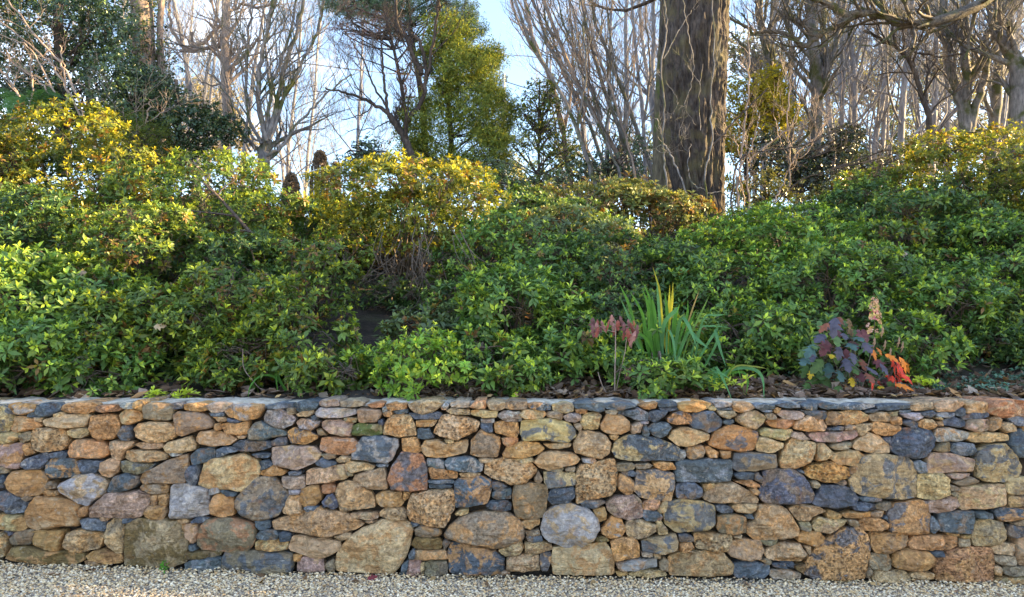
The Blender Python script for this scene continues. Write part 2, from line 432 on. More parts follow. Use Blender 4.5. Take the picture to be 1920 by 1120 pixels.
960: '''bo 90,55 140,50 225,62 230,90 180,95 100,80
tg 235,60 300,52 360,58 362,100 300,108 240,95
b 365,55 430,48 540,52 540,95 510,107 440,88 370,82
b 545,60 600,48 725,55 730,75 640,88 550,85
o 740,65 780,50 850,48 845,80 800,90 760,82
b 852,48 960,45 965,75 860,75
o 968,62 1000,50 1100,42 1160,50 1150,80 1075,105 1000,100 972,88
yo 45,115 70,90 170,85 200,115 180,138 80,147 50,135
g 205,105 240,98 300,110 290,150 250,140 205,132
w 302,130 330,112 400,110 400,150 370,168 320,155
o 368,90 400,82 440,90 435,112 375,108
t 405,145 430,110 500,105 525,125 500,200 420,205 405,170
g 545,95 600,88 618,100 600,118 548,112
b 620,95 700,88 745,78 795,110 795,152 730,152 680,130 625,115
to 518,170 560,118 640,120 690,160 690,210 640,235 560,230 520,205
b 800,110 830,95 915,98 890,130 840,160 805,155
p 695,180 740,162 765,180 750,225 700,230
w 745,160 800,157 800,172 760,175
b 765,190 785,178 805,225 795,243 765,238
b 796,195 830,168 910,168 938,195 910,235 860,252 820,240
b 860,80 970,78 975,95 880,98
ob 910,145 940,105 1000,95 1049,120 1045,170 960,178 915,165
yb 50,215 60,155 230,138 330,165 378,205 375,245 330,285 200,272 60,272
t 365,175 400,168 415,190 400,225 370,190
t 355,300 400,215 440,212 550,240 580,285 570,345 520,382 370,345
t 571,240 600,232 630,245 600,270 580,262
t 185,290 300,285 350,290 340,310 220,320
to 125,395 170,345 230,330 350,345 400,380 370,410 220,445 160,430
t 20,380 120,370 130,395 60,400
by 583,330 610,270 690,235 860,255 960,300 1015,345 990,390 860,385 680,388 610,370
w 412,375 480,372 495,390 470,403 415,398
g 130,490 155,450 175,500 160,520 135,510
yb 183,455 250,452 365,458 375,530 300,540 215,550 190,515
g 230,445 280,430 305,435 290,448 240,455
g 312,432 370,425 365,450 315,447
toP 378,440 400,410 600,378 612,450 610,560 580,590 450,620 380,640 375,560
gb 615,410 700,400 720,415 715,440 660,445 620,450
g 722,412 790,402 825,415 800,435 730,435
o 830,400 940,398 958,440 880,440 840,425
b 640,455 700,443 733,460 720,478 650,478
o 622,500 630,465 690,485 712,510 708,580 670,592 625,550
tb 725,490 735,445 850,440 950,465 952,540 935,625 830,618 745,600 720,560
b 212,580 240,545 360,540 365,600 330,635 240,645 215,620
go 0,590 20,530 110,518 205,535 212,600 190,715 110,732 30,725 15,680
b 400,640 440,618 520,615 550,630 500,662 440,668
pg 555,640 600,600 720,590 755,620 765,700 750,720 680,735 600,710 560,675
ob 480,680 540,662 558,700 550,735 510,745 490,710
wt 168,780 190,700 250,650 340,642 440,670 500,720 515,790 480,860 400,895 300,892 210,860 175,820
t 770,640 790,620 865,620 860,660 820,680 770,670
t 855,680 880,630 910,628 900,680 870,698
b 765,715 780,675 850,685 885,715 870,745 780,740
t 50,750 80,735 160,730 162,760 110,788 60,775
ow 520,790 580,715 640,735 665,790 645,825 580,845 525,820
t 665,770 680,742 760,737 840,765 842,800 800,835 700,848 672,820
t 848,745 870,738 910,790 912,815 855,825
g 78,800 160,792 165,825 90,828
b 85,832 170,828 182,860 100,862
t 75,870 150,862 230,880 232,910 150,930 75,925
t -20,880 50,865 62,900 40,940 -20,948
to 240,900 300,895 550,868 580,910 595,960 600,1045 580,1058 240,1055 232,980
o 578,865 640,838 720,842 745,880 745,950 700,965 600,975 590,920
tb 760,860 800,845 960,815 978,860 970,910 900,935 830,925 762,920
w 610,985 720,970 850,958 850,1010 750,1025 635,1032 620,1020
p 760,928 820,928 820,948 762,948
g 830,935 870,935 865,955 835,955
g 860,980 890,955 915,975 910,1030 870,1032
ob 168,930 225,930 225,970 210,1035 175,1038 165,990
t -36,970 -20,955 100,932 155,940 160,1030 60,1035 -30,1028
t 680,1050 760,1030 880,1035 910,1050 900,1065 700,1068
o 605,1040 670,1038 675,1055 620,1062
k 490,840 550,835 570,855 490,862''',
1280: '''w 185,50 230,42 290,48 288,72 200,75
t 150,75 180,65 200,85 190,98 155,95
to 300,65 320,50 400,50 425,80 390,100 330,105 300,90
b 422,60 460,50 540,60 540,85 470,90 425,80
b 545,60 640,50 690,60 690,80 600,78
bt 692,62 720,50 795,50 795,95 750,98 700,80
b 800,55 850,45 960,65 970,90 850,85 800,75
b 200,82 290,78 295,92 205,92
g 202,95 300,97 318,120 270,145 220,125
b 52,165 60,110 110,98 180,98 232,150 225,190 160,222 60,195
b 240,155 300,145 305,165 270,178 242,172
ty 312,135 360,100 440,97 490,130 480,165 430,205 380,195 320,160
g 490,115 520,105 548,120 545,145 500,148
o 535,90 560,75 580,85 560,108 540,105
b 460,92 520,90 525,102 480,105
p 555,115 590,95 690,100 722,120 690,145 600,147
r 490,155 550,145 660,150 662,175 600,205 520,190
b 690,90 780,98 840,95 850,130 825,148 740,125
to 652,200 670,150 740,125 820,150 845,190 830,215 720,218
o 845,160 850,110 880,95 940,118 940,160 900,182 848,180
p 635,245 650,222 700,225 750,265 700,268 645,255
yt 455,215 490,197 560,203 640,205 645,230 600,270 540,260 460,240
ob 158,280 200,215 280,180 340,185 440,215 445,250 415,325 340,335 220,320 160,300
yt 435,300 450,252 480,250 595,285 590,310 540,340 440,335
g 30,310 120,298 135,340 120,370 50,380 30,365
o 138,310 160,305 218,340 205,370 160,372 138,340
o 225,330 285,332 285,370 240,375 225,355
w -10,330 15,330 20,355 0,385 -15,383
to 575,400 590,340 640,260 700,262 785,285 780,330 750,395 670,435 580,430
p 745,235 760,225 900,218 1015,210 1030,240 1000,262 900,278 790,277 760,260
b 848,200 920,185 945,190 940,208 850,212
g 945,195 970,180 1015,185 1020,205 950,208
yo 785,385 795,290 830,285 860,320 900,350 880,372 800,390
g 865,310 890,285 985,282 980,310 900,325
gb 297,400 305,345 400,338 550,350 555,430 440,445 330,450 300,430
b 300,470 330,455 420,460 415,500 330,495
b 420,465 445,455 468,490 462,520 425,500
b 450,590 475,490 478,450 550,437 640,437 700,465 745,520 775,590 750,635 690,640 580,640 480,632
b 665,445 700,440 715,460 700,465
oP 715,460 750,420 830,395 890,400 970,430 985,480 960,490 900,520 820,510 750,490
g 890,520 950,500 960,520 930,530
g 750,515 790,508 805,530 790,550 765,545
o 310,510 400,502 450,525 460,545 400,540 350,525
o 400,560 430,542 458,570 440,588 410,580
t 120,600 150,560 220,520 300,518 400,570 445,610 440,640 330,632 180,632 130,618
t 118,525 185,518 185,545 130,570
b 195,650 240,640 300,670 290,695 220,690 200,675
t 285,655 320,635 438,645 432,680 400,697 320,690
b 365,705 410,698 415,725 380,725
go 205,780 210,715 300,700 375,720 375,810 290,822 215,805
to 380,760 420,740 450,650 560,643 610,665 660,740 688,790 680,830 600,850 420,850 385,820
t 628,670 680,645 800,655 842,685 760,715 730,742 680,735 650,700
o 845,700 870,680 935,705 920,725 855,728
b 765,640 815,535 960,535 1010,570 1035,610 1010,650 900,665 800,655
g 690,750 740,745 758,775 740,798 695,790
ty 765,765 800,720 870,730 970,735 950,765 900,795 850,815 775,800
o 685,815 710,800 800,805 838,840 820,870 780,888 680,862
tP 70,820 110,810 290,825 290,860 265,920 220,922 85,900
t 298,830 350,822 345,840 305,843
to 270,930 295,860 370,845 460,858 480,910 460,960 400,972 350,970 290,950
g 460,855 560,852 540,880 480,885
to 482,930 500,905 590,870 690,875 735,935 700,975 600,980 500,965
t 715,890 755,885 750,930 735,935
b 310,990 400,975 510,1000 510,1040 480,1075 320,1072 305,1050
g 445,970 500,962 522,980 510,995
b 520,992 600,988 660,1005 650,1020 540,1012
b 570,975 650,985 648,1005 620,1003
k 655,1005 720,992 720,1030 690,1038 660,1020
p 515,1035 600,1025 690,1045 690,1078 530,1078
obP 710,1050 740,960 780,895 860,840 960,780 1040,778 1085,820 1100,880 1095,970 1070,1080 960,1088 780,1085
to -80,255 -50,215 0,195 70,200 158,235 155,265 90,290 20,305 -20,300
tb -105,700 -90,635 0,615 120,628 190,650 193,760 160,795 60,800 -30,805 -100,760
to -85,1000 -70,950 0,920 120,915 240,930 300,990 295,1055 200,1065 60,1062 -70,1058
b -38,400 0,385 140,375 290,385 293,470 280,510 150,515 -40,510
b -35,530 0,518 70,515 120,550 115,600 60,612 -30,608
b -18,820 20,815 75,845 70,860 -10,862
o -10,875 60,865 72,905 20,918 -10,915''',
1590: '''b 175,70 210,58 370,55 365,80 240,95 190,92
tg 370,65 400,55 500,45 505,85 440,100 375,95
tg 512,60 530,40 640,35 690,50 640,100 520,102
t 695,55 740,40 825,48 825,100 770,108 700,112
r 830,60 860,35 1000,35 1060,40 1060,125 900,135 830,105
b 110,100 180,85 180,98 115,108
t 130,125 170,105 230,105 255,130 245,158 150,155
g 250,105 295,95 295,122 255,125
b 300,92 370,90 370,105 305,105
w 300,110 350,105 440,110 448,135 400,160 350,140
b 435,105 500,95 515,115 490,138 440,125
b 515,110 560,103 630,110 630,130 580,138 520,128
b 632,100 670,75 685,85 680,130 640,120
b 670,130 730,108 830,105 830,130 780,140 720,145 680,150
o 250,155 280,125 320,140 318,175 280,182
b 318,165 350,145 415,170 410,192 360,190
to 420,165 450,145 500,145 528,180 510,200 470,207 430,190
t 510,135 530,128 562,140 555,152 525,150
o 525,160 555,155 560,185 530,185
b 565,155 620,128 690,155 690,185 650,192 570,180
pg 692,170 740,135 828,150 828,210 760,220 700,200
g 835,140 880,128 895,145 890,190 850,220 832,210
t 895,180 930,160 985,170 990,215 930,225 910,205
b 945,140 1000,130 1060,140 1060,190 990,180
t 0,185 45,178 55,200 0,208
t 55,180 100,170 150,172 140,205 80,242 60,215
o 152,215 155,165 180,158 310,185 310,205 270,242 180,240
t 35,310 50,275 120,225 190,245 240,285 245,340 160,342 60,325
b 205,260 255,250 265,270 250,290 225,275
b 250,300 280,235 330,195 420,195 490,215 520,265 510,310 460,365 390,378 320,360 260,330
wo 515,240 530,200 600,195 715,225 710,260 650,275 530,278
ty 710,260 725,225 900,225 940,235 942,270 740,280
b 955,290 965,240 1000,205 1060,190 1070,370 1010,368 975,330
g 505,330 550,282 600,280 605,330 540,335
b 610,290 650,283 740,290 758,330 740,355 660,360 610,330
pt 470,440 475,380 500,345 600,343 745,380 752,400 735,452 600,455 475,460
tb 755,440 765,330 820,290 930,290 990,350 1020,420 1010,480 920,515 820,510 760,480
b 390,400 430,385 470,400 460,455 420,462 400,430
tb 30,560 15,500 50,440 90,370 150,345 250,355 350,370 400,410 408,500 400,600 330,615 180,605 80,590
ty 415,520 420,470 560,460 600,490 598,560 600,590 530,615 415,605
p 585,470 630,455 720,462 715,485 650,495 600,490
g 610,515 650,500 730,482 775,510 740,525 650,532
g 598,530 650,545 648,560 605,562
g 600,580 630,562 650,580 645,605 615,600
ty 652,560 670,540 920,525 930,580 925,650 850,665 670,675 655,620
tg 932,540 950,495 1060,485 1060,585 960,590 935,575
t 945,620 960,595 1060,598 1060,655 960,660
p 480,640 490,625 610,597 640,610 665,650 630,675 540,692 485,690
b 75,605 120,597 205,612 200,625 100,628
b 45,660 70,630 160,640 170,672 100,682 48,678
g 168,650 200,635 262,632 258,665 230,682 175,668
t 140,690 215,680 210,705 180,718 140,712
ob 240,690 280,640 420,622 470,630 485,700 485,815 380,822 255,808 245,740
o 70,745 110,722 200,722 240,755 240,785 160,802 95,795
b 195,720 230,710 240,740
b 485,730 500,708 530,745 530,790 515,815 490,805
b 535,750 545,700 620,685 745,685 748,740 740,815 640,812 535,800
b 752,690 800,680 855,700 858,732 760,725
bo 860,680 900,660 1060,670 1060,720 950,740 900,742 870,710
tg 750,780 760,745 830,735 910,745 932,800 930,850 900,880 810,890 740,880 735,820
b 940,800 950,765 1060,775 1060,830 970,838 945,825
g 960,755 1060,730 1060,768 1000,768
t 585,812 655,815 655,830 600,825
o 660,825 725,825 722,838 665,840
g 650,870 660,842 720,842 720,885 655,892
o 140,820 160,810 350,820 358,850 340,890 250,930 170,928 145,890
o 362,870 390,835 560,825 640,830 645,885 600,910 480,912 370,900
b 500,925 560,918 565,945 530,952 505,940
g 131,1000 140,940 240,930 262,985 255,1025 190,1028 135,1015
o 270,980 290,920 360,905 480,925 520,965 520,1000 470,1030 360,1035 280,1010
t 145,1060 160,1025 340,1035 372,1070 370,1100 150,1090
t 375,1050 440,1040 510,1050 510,1080 440,1080 375,1070
roP 525,960 580,920 700,890 850,900 860,1000 855,1095 700,1100 530,1090 520,1040
t 852,900 880,870 990,880 992,915 960,940 870,930
g 862,945 985,945 985,995 900,1000 865,975
t 865,1010 890,1000 908,1030 900,1065 870,1055
g 910,1020 940,1003 1060,1008 1060,1050 960,1065 915,1050
tg 990,860 1000,842 1060,838 1060,1005 1010,1000 990,960
t 870,1090 930,1070 1060,1068 1060,1100 880,1105
g 112,1040 130,1010 145,1030 130,1075 112,1070
g 385,1080 480,1082 480,1098 390,1098
bw -25,65 30,55 165,55 170,72 80,92 -10,88
oy -58,160 -50,105 0,97 70,95 125,125 120,155 60,172 0,178 -50,178
g -30,300 -5,280 20,285 15,310 -20,325
to -95,370 -60,345 0,328 70,330 105,355 80,385 50,418 -50,415
g 15,440 50,418 62,425 45,450 18,465
o -25,705 20,685 140,690 135,715 60,725 -10,722
g 5,735 50,730 78,765 50,780 15,765''',
}
# ---------------------------------------------------------------- ground
def ground_mat():
    m, n, o = mat('soil')
    g = N(n, 'ShaderNodeNewGeometry')
    a = noise_n(n, 14, 8, .7, g.outputs['Position']); b = noise_n(n, 1.4, 4, .6, g.outputs['Position'])
    c = rampn(n, a.outputs[0], [(.3, (.014, .010, .009)), (.5, (.030, .022, .017)), (.72, (.075, .055, .042))])
    c = mixc(n, rampn(n, b.outputs[0], [(.52, (0, 0, 0)), (.66, (.7, .7, .7))]), c, (.05, .065, .02))
    p = N(n, 'ShaderNodeBsdfPrincipled'); p.inputs['Roughness'].default_value = .95
    n.links.new(c, p.inputs['Base Color']); n.links.new(bump(n, a.outputs[0], .9, .04), p.inputs['Normal']); n.links.new(p.outputs[0], o.inputs[0]); return m
ys = np.r_[4.66, np.linspace(4.75, 12, 60), np.linspace(12.5, 30, 24), np.linspace(34, 80, 10), 120, 300, 900]
xs = np.r_[-900, -200, -60, -30, np.linspace(-16, 16, 97), 30, 60, 200, 900]
XX, YY = np.meshgrid(xs, ys); ZZ = gz(XX, YY)
for i in range(ZZ.shape[0]):
    for j in range(ZZ.shape[1]):
        if 4.8 < YY[i, j] < 12 and abs(XX[i, j]) < 12: ZZ[i, j] += .05*noise.noise(Vector((XX[i, j]*2.5, YY[i, j]*2.5, 0)))
def grid_q(nr, nc):
    i = np.arange(nr-1)[:, None]*nc; j = np.arange(nc-1)[None, :]
    return np.stack([i+j, i+j+1, i+nc+j+1, i+nc+j], -1).reshape(-1, 4)
tag(mesh_np('ground', np.stack([XX, YY, ZZ], -1), grid_q(*XX.shape), mat=ground_mat()), kind='structure')

def gravel_mat():
    m, n, o = mat('gravel')
    g = N(n, 'ShaderNodeNewGeometry')
    v = N(n, 'ShaderNodeTexVoronoi'); v.inputs['Scale'].default_value = 95; n.links.new(g.outputs['Position'], v.inputs['Vector'])
    sp = N(n, 'ShaderNodeSeparateColor'); n.links.new(v.outputs['Color'], sp.inputs[0])
    c = rampn(n, sp.outputs[0], [(0, (.16, .13, .10)), (.3, (.30, .27, .23)), (.6, (.48, .41, .31)), (1, (.62, .58, .50))])
    p = N(n, 'ShaderNodeBsdfPrincipled'); p.inputs['Roughness'].default_value = .85
    n.links.new(c, p.inputs['Base Color']); n.links.new(bump(n, math_n(n, 'SUBTRACT', 1, v.outputs['Distance']), .8, .01), p.inputs['Normal']); n.links.new(p.outputs[0], o.inputs[0]); return m
gx = np.r_[-60, -20, np.linspace(-7, 7, 57), 20, 60]; gy = np.array([-60, -15, 0, 2, 3, 3.6, 4, 4.3, 4.5, 4.7])
GX, GY = np.meshgrid(gx, gy); GZ = gz_gravel(GX)-.004
tag(mesh_np('gravel_driveway', np.stack([GX, GY, GZ], -1), grid_q(*GX.shape), mat=gravel_mat()), kind='structure')
# loose pebbles
def pebbles():
    n = 36000
    x = rng.uniform(-3.75, 3.75, n); y = 4.61-rng.uniform(0, .72, n)**1.0
    s = rng.uniform(.0045, .0105, n)
    base = np.array([[1, 0, 0], [0, 1, 0], [-1, 0, 0], [0, -1, 0], [0, 0, 1], [0, 0, -1]], float)
    F = np.array([[0, 1, 4], [1, 2, 4], [2, 3, 4], [3, 0, 4], [1, 0, 5], [2, 1, 5], [3, 2, 5], [0, 3, 5]])
    V = base[None]*rng.uniform(.6, 1.15, (n, 6, 1))*np.stack([s*1.3, s, s*.75], -1)[:, None, :]
    a = rng.uniform(0, 6.28, n); ca, sa = np.cos(a)[:, None], np.sin(a)[:, None]
    X = V[..., 0]*ca-V[..., 1]*sa; Y = V[..., 0]*sa+V[..., 1]*ca
    tl = rng.normal(0, .5, (n, 1)); Z = V[..., 2]+X*tl*.6
    z = gz_gravel(x)+s*.5+rng.uniform(0, .006, n)+.02*np.exp(-((4.60-y)/.05)**2)*rng.uniform(0, 1, n)
    V = np.stack([X+x[:, None], Y+y[:, None], Z+z[:, None]], -1)
    pal = np.array([[.66, .55, .38], [.54, .41, .25], [.40, .34, .27], [.74, .68, .58], [.22, .20, .19], [.55, .37, .20], [.34, .27, .20], [.60, .55, .45]])
    c = pal[rng.choice(8, n, p=[.22, .17, .14, .14, .1, .07, .08, .08])]*rng.uniform(.8, 1.2, (n, 1))*np.array([1.08, 1., .86])
    C = np.repeat(c, 6, 0)
    m, nn, o = mat('pebble'); at = N(nn, 'ShaderNodeAttribute', attribute_name='Col')
    p = N(nn, 'ShaderNodeBsdfPrincipled'); p.inputs['Roughness'].default_value = .7
    nn.links.new(at.outputs[0], p.inputs['Base Color']); nn.links.new(p.outputs[0], o.inputs[0])
    T = (F[None]+np.arange(n)[:, None, None]*6).reshape(-1, 3)
    ob = mesh_np('loose_gravel', V, None, T, {'Col': C}, m, smooth=False)
    tag(ob, 'loose cream and grey gravel chips in front of the stone wall', 'gravel', kind='stuff')
pebbles()

# ---------------------------------------------------------------- stone wall
WY = 4.60
def stone_mat():
    m, n, o = mat('fieldstone')
    A = N(n, 'ShaderNodeAttribute', attribute_name='Col'); B = N(n, 'ShaderNodeAttribute', attribute_name='Col2')
    g = N(n, 'ShaderNodeNewGeometry')
    sepb = N(n, 'ShaderNodeSeparateColor')
    off = N(n, 'ShaderNodeVectorMath', operation='MULTIPLY_ADD')
    C3 = N(n, 'ShaderNodeAttribute', attribute_name='Seed')
    n.links.new(C3.outputs['Color'], off.inputs[0]); off.inputs[1].default_value = (37, 37, 37); n.links.new(g.outputs['Position'], off.inputs[2])
    vec = off.outputs[0]
    n.links.new(C3.outputs['Color'], sepb.inputs[0])
    n1 = noise_n(n, 9, 4, .62, vec, .6); n2 = noise_n(n, 55, 8, .72, vec); n3 = noise_n(n, 20, 7, .7, vec, .8)
    patch = rampn(n, n1.outputs[0], [(.50, (0, 0, 0)), (.56, (.85, .85, .85))])
    c = mixc(n, patch, A.outputs[0], B.outputs[0])
    # mottling, rust bloom and pale lichen
    c = mixc(n, math_n(n, 'ADD', .45, math_n(n, 'MULTIPLY', sepb.outputs[2], .5)), c, rampn(n, n3.outputs[0], [(.30, (.35, .32, .30)), (.5, (1, .97, .95)), (.70, (1.9, 1.8, 1.65))]), 'MULTIPLY')
    c = mixc(n, math_n(n, 'ADD', .25, math_n(n, 'MULTIPLY', sepb.outputs[1], .7)), c, rampn(n, n2.outputs[0], [(.32, (.30, .30, .30)), (.5, (1, 1, 1)), (.68, (1.8, 1.8, 1.8))]), 'MULTIPLY')
    n4 = noise_n(n, 30, 5, .7, vec)
    c = mixc(n, math_n(n, 'MULTIPLY', rampn(n, n4.outputs[0], [(.60, (0, 0, 0)), (.68, (1, 1, 1))]), .45), c, (.62, .58, .50))
    n5 = noise_n(n, 13, 4, .6, vec)
    c = mixc(n, math_n(n, 'MULTIPLY', rampn(n, n5.outputs[0], [(.57, (0, 0, 0)), (.72, (1, 1, 1))]), math_n(n, 'MULTIPLY', sepb.outputs[0], .55)), c, (.46, .20, .06))
    # pits
    wob = N(n, 'ShaderNodeVectorMath', operation='MULTIPLY_ADD'); n.links.new(n3.outputs['Color'], wob.inputs[0]); wob.inputs[1].default_value = (.03, .03, .03); n.links.new(vec, wob.inputs[2]); off2 = wob.outputs[0]
    v = N(n, 'ShaderNodeTexVoronoi'); v.inputs['Scale'].default_value = 44; n.links.new(off2, v.inputs['Vector'])
    pit = rampn(n, v.outputs['Distance'], [(.10, (1, 1, 1)), (.40, (0, 0, 0))])
    pm = math_n(n, 'MULTIPLY', pit, A.outputs['Alpha'])
    c = mixc(n, math_n(n, 'MULTIPLY', pm, .38), c, (.15, .09, .05))
    p = N(n, 'ShaderNodeBsdfPrincipled'); p.inputs['Roughness'].default_value = .78; p.inputs['Specular IOR Level'].default_value = .35
    # bedding layers
    mp = N(n, 'ShaderNodeMapping'); mp.inputs['Scale'].default_value = (.35, .35, 3.2); mp.inputs['Rotation'].default_value = (0, .18, 0); n.links.new(vec, mp.inputs[0])
    lay = noise_n(n, 20, 5, .6, mp.outputs[0], .5)
    h = math_n(n, 'ADD', math_n(n, 'MULTIPLY', n2.outputs[0], .5), math_n(n, 'MULTIPLY', n3.outputs[0], .9))
    h = math_n(n, 'ADD', h, math_n(n, 'MULTIPLY', lay.outputs[0], .7))
    h = math_n(n, 'SUBTRACT', h, math_n(n, 'MULTIPLY', pm, 1.1))
    n.links.new(c, p.inputs['Base Color']); n.links.new(bump(n, h, 1.0, .034), p.inputs['Normal']); n.links.new(p.outputs[0], o.inputs[0]); return m
SC = dict(o=(.53, .305, .135), t=(.52, .375, .215), g=(.29, .235, .16), b=(.115, .140, .175), p=(.42, .31, .25), r=(.42, .22, .12),
          w=(.37, .36, .36), k=(.22, .155, .07), m=(.10, .125, .04), y=(.50, .40, .21))
def parse():
    L = []
    for off, txt in STONES.items():
        for ln in txt.split('\n'):
            f = ln.split(); pts = []
            for q in f[1:]:
                a, b = q.split(','); px = off+float(a)/3.112; py = 740+float(b)/3.112
                w_ = P(px, py, WY); pts.append((w_.x, w_.z))
            L.append((f[0], np.array(pts)))
    return L
def poly_area(p):
    x, y = p[:, 0], p[:, 1]; return .5*abs(np.dot(x, np.roll(y, -1))-np.dot(y, np.roll(x, -1)))
def build_stone(code, poly, cap, seed):
    R = np.random.default_rng(seed)
    area = poly_area(poly); rad = math.sqrt(area/math.pi)
    if np.cross(poly[1]-poly[0], poly[2]-poly[1]) > 0: poly = poly[::-1]
    c = poly.mean(0)
    n = int(np.clip(rad*720, 30, 92))
    # keep corners fairly crisp: one blunt pass
    pp = []
    for i in range(len(poly)):
        a, b, d = poly[i-1], poly[i], poly[(i+1) % len(poly)]
        k = .05; pp += [b+(a-b)*k, b+(d-b)*k]
    ol = resample_closed(np.array(pp), n)
    for i in range(n):
        q = ol[i]; dd = q-c; l = np.linalg.norm(dd)
        ol[i] = c+dd*(1+.0028/l+(.0045*noise.noise(Vector((q[0]*38, q[1]*38, seed*3.1)))+.006*noise.noise(Vector((q[0]*14, q[1]*14, seed*1.7))))/l)
    # a thin waist between neighbouring stones
    D = min(.022+.22*rad, .058)*R.uniform(.8, 1.25)
    back = .36 if cap else .11
    ts = [0, .025, .06, .11, .17, .24, .32, .41, .50, .60, .70, .80, .90] if rad > .06 else [0, .03, .08, .15, .25, .38, .52, .66, .82] if rad > .03 else [0, .05, .13, .26, .45, .7]
    planes = []
    for _ in range(5):
        a = R.uniform(0, 6.283); s = R.uniform(.15, 1.3)
        planes.append((math.cos(a)*s, math.sin(a)*s, D*.9+rad*s*R.uniform(.15, .6)))
    tilt = R.normal(0, .10, 2)
    V = []
    rings = []
    for sc_, dy in ((.97, back), (1.0, .045)):
        q = c+(ol-c)*(sc_ if not cap else 1.0)
        for a in q: V.append((a[0], WY+dy, a[1]))
    for t in ts:
        q = c+(ol-c)*(1-t)
        for a in q:
            u, v = a-c
            h = D*(1-(1-min(1, t*3.6))**2.2)
            for sx, sy, d0 in planes: h = min(h, max(d0-(u*sx+v*sy), 0))
            h += u*tilt[0]*min(1, t*4)+v*tilt[1]*min(1, t*4)
            vd = noise.voronoi(Vector((a[0]*17+.3*noise.noise(Vector((a[0]*40, a[1]*40, 1))), a[1]*24, seed*.37)))[0]; nz = (min(vd[1]-vd[0], .5)-.25)*.026+noise.noise(Vector((a[0]*22, a[1]*22, seed*.7)))*.007+noise.noise(Vector((a[0]*60, a[1]*60, seed)))*.0032+noise.noise(Vector((a[0]*130, a[1]*130, seed)))*.0014
            V.append((a[0], WY+.014-h-nz*min(1, .3+t*5), a[1]))
    hc = np.mean([v[1] for v in V[-n:]]); V.append((c[0], hc-.001, c[1]))
    nr = len(ts)+2
    i = np.arange(nr-1)[:, None]*n; j = np.arange(n)[None, :]; j2 = (j+1) % n
    Q = np.stack([i+j, i+j2, i+n+j2, i+n+j], -1).reshape(-1, 4)
    k = (nr-1)*n; jj = np.arange(n)
    T = np.stack([k+jj, k+(jj+1) % n, np.full(n, nr*n)], -1)
    V = np.array(V)
    ca = np.array(SC[code[0]]); cb = np.array(SC[code[1]]) if len(code) > 1 and code[1] in SC else (ca*.35+np.array([(.34, .37, .42), (.05, .065, .09), (.30, .20, .11)][R.integers(3)])*.65 if code[0] == 'b' else ca*.4+np.array([(.24, .13, .06), (.52, .42, .28), (.20, .17, .14), (.50, .25, .07)][R.integers(4)])*.6)
    ca = ca*R.uniform(.85, 1.15)*(1+R.normal(0, .04, 3)); pit = 1.0 if code.endswith('P') else (.35 if code[0] in 'tok' and R.random() < .4 else .0)
    nv = len(V)
    cols = (np.tile(np.r_[ca, pit], (nv, 1)), np.tile(np.r_[cb, 1], (nv, 1)), np.tile(np.r_[R.random(3), 1], (nv, 1)))
    return V, Q, T, cols, area
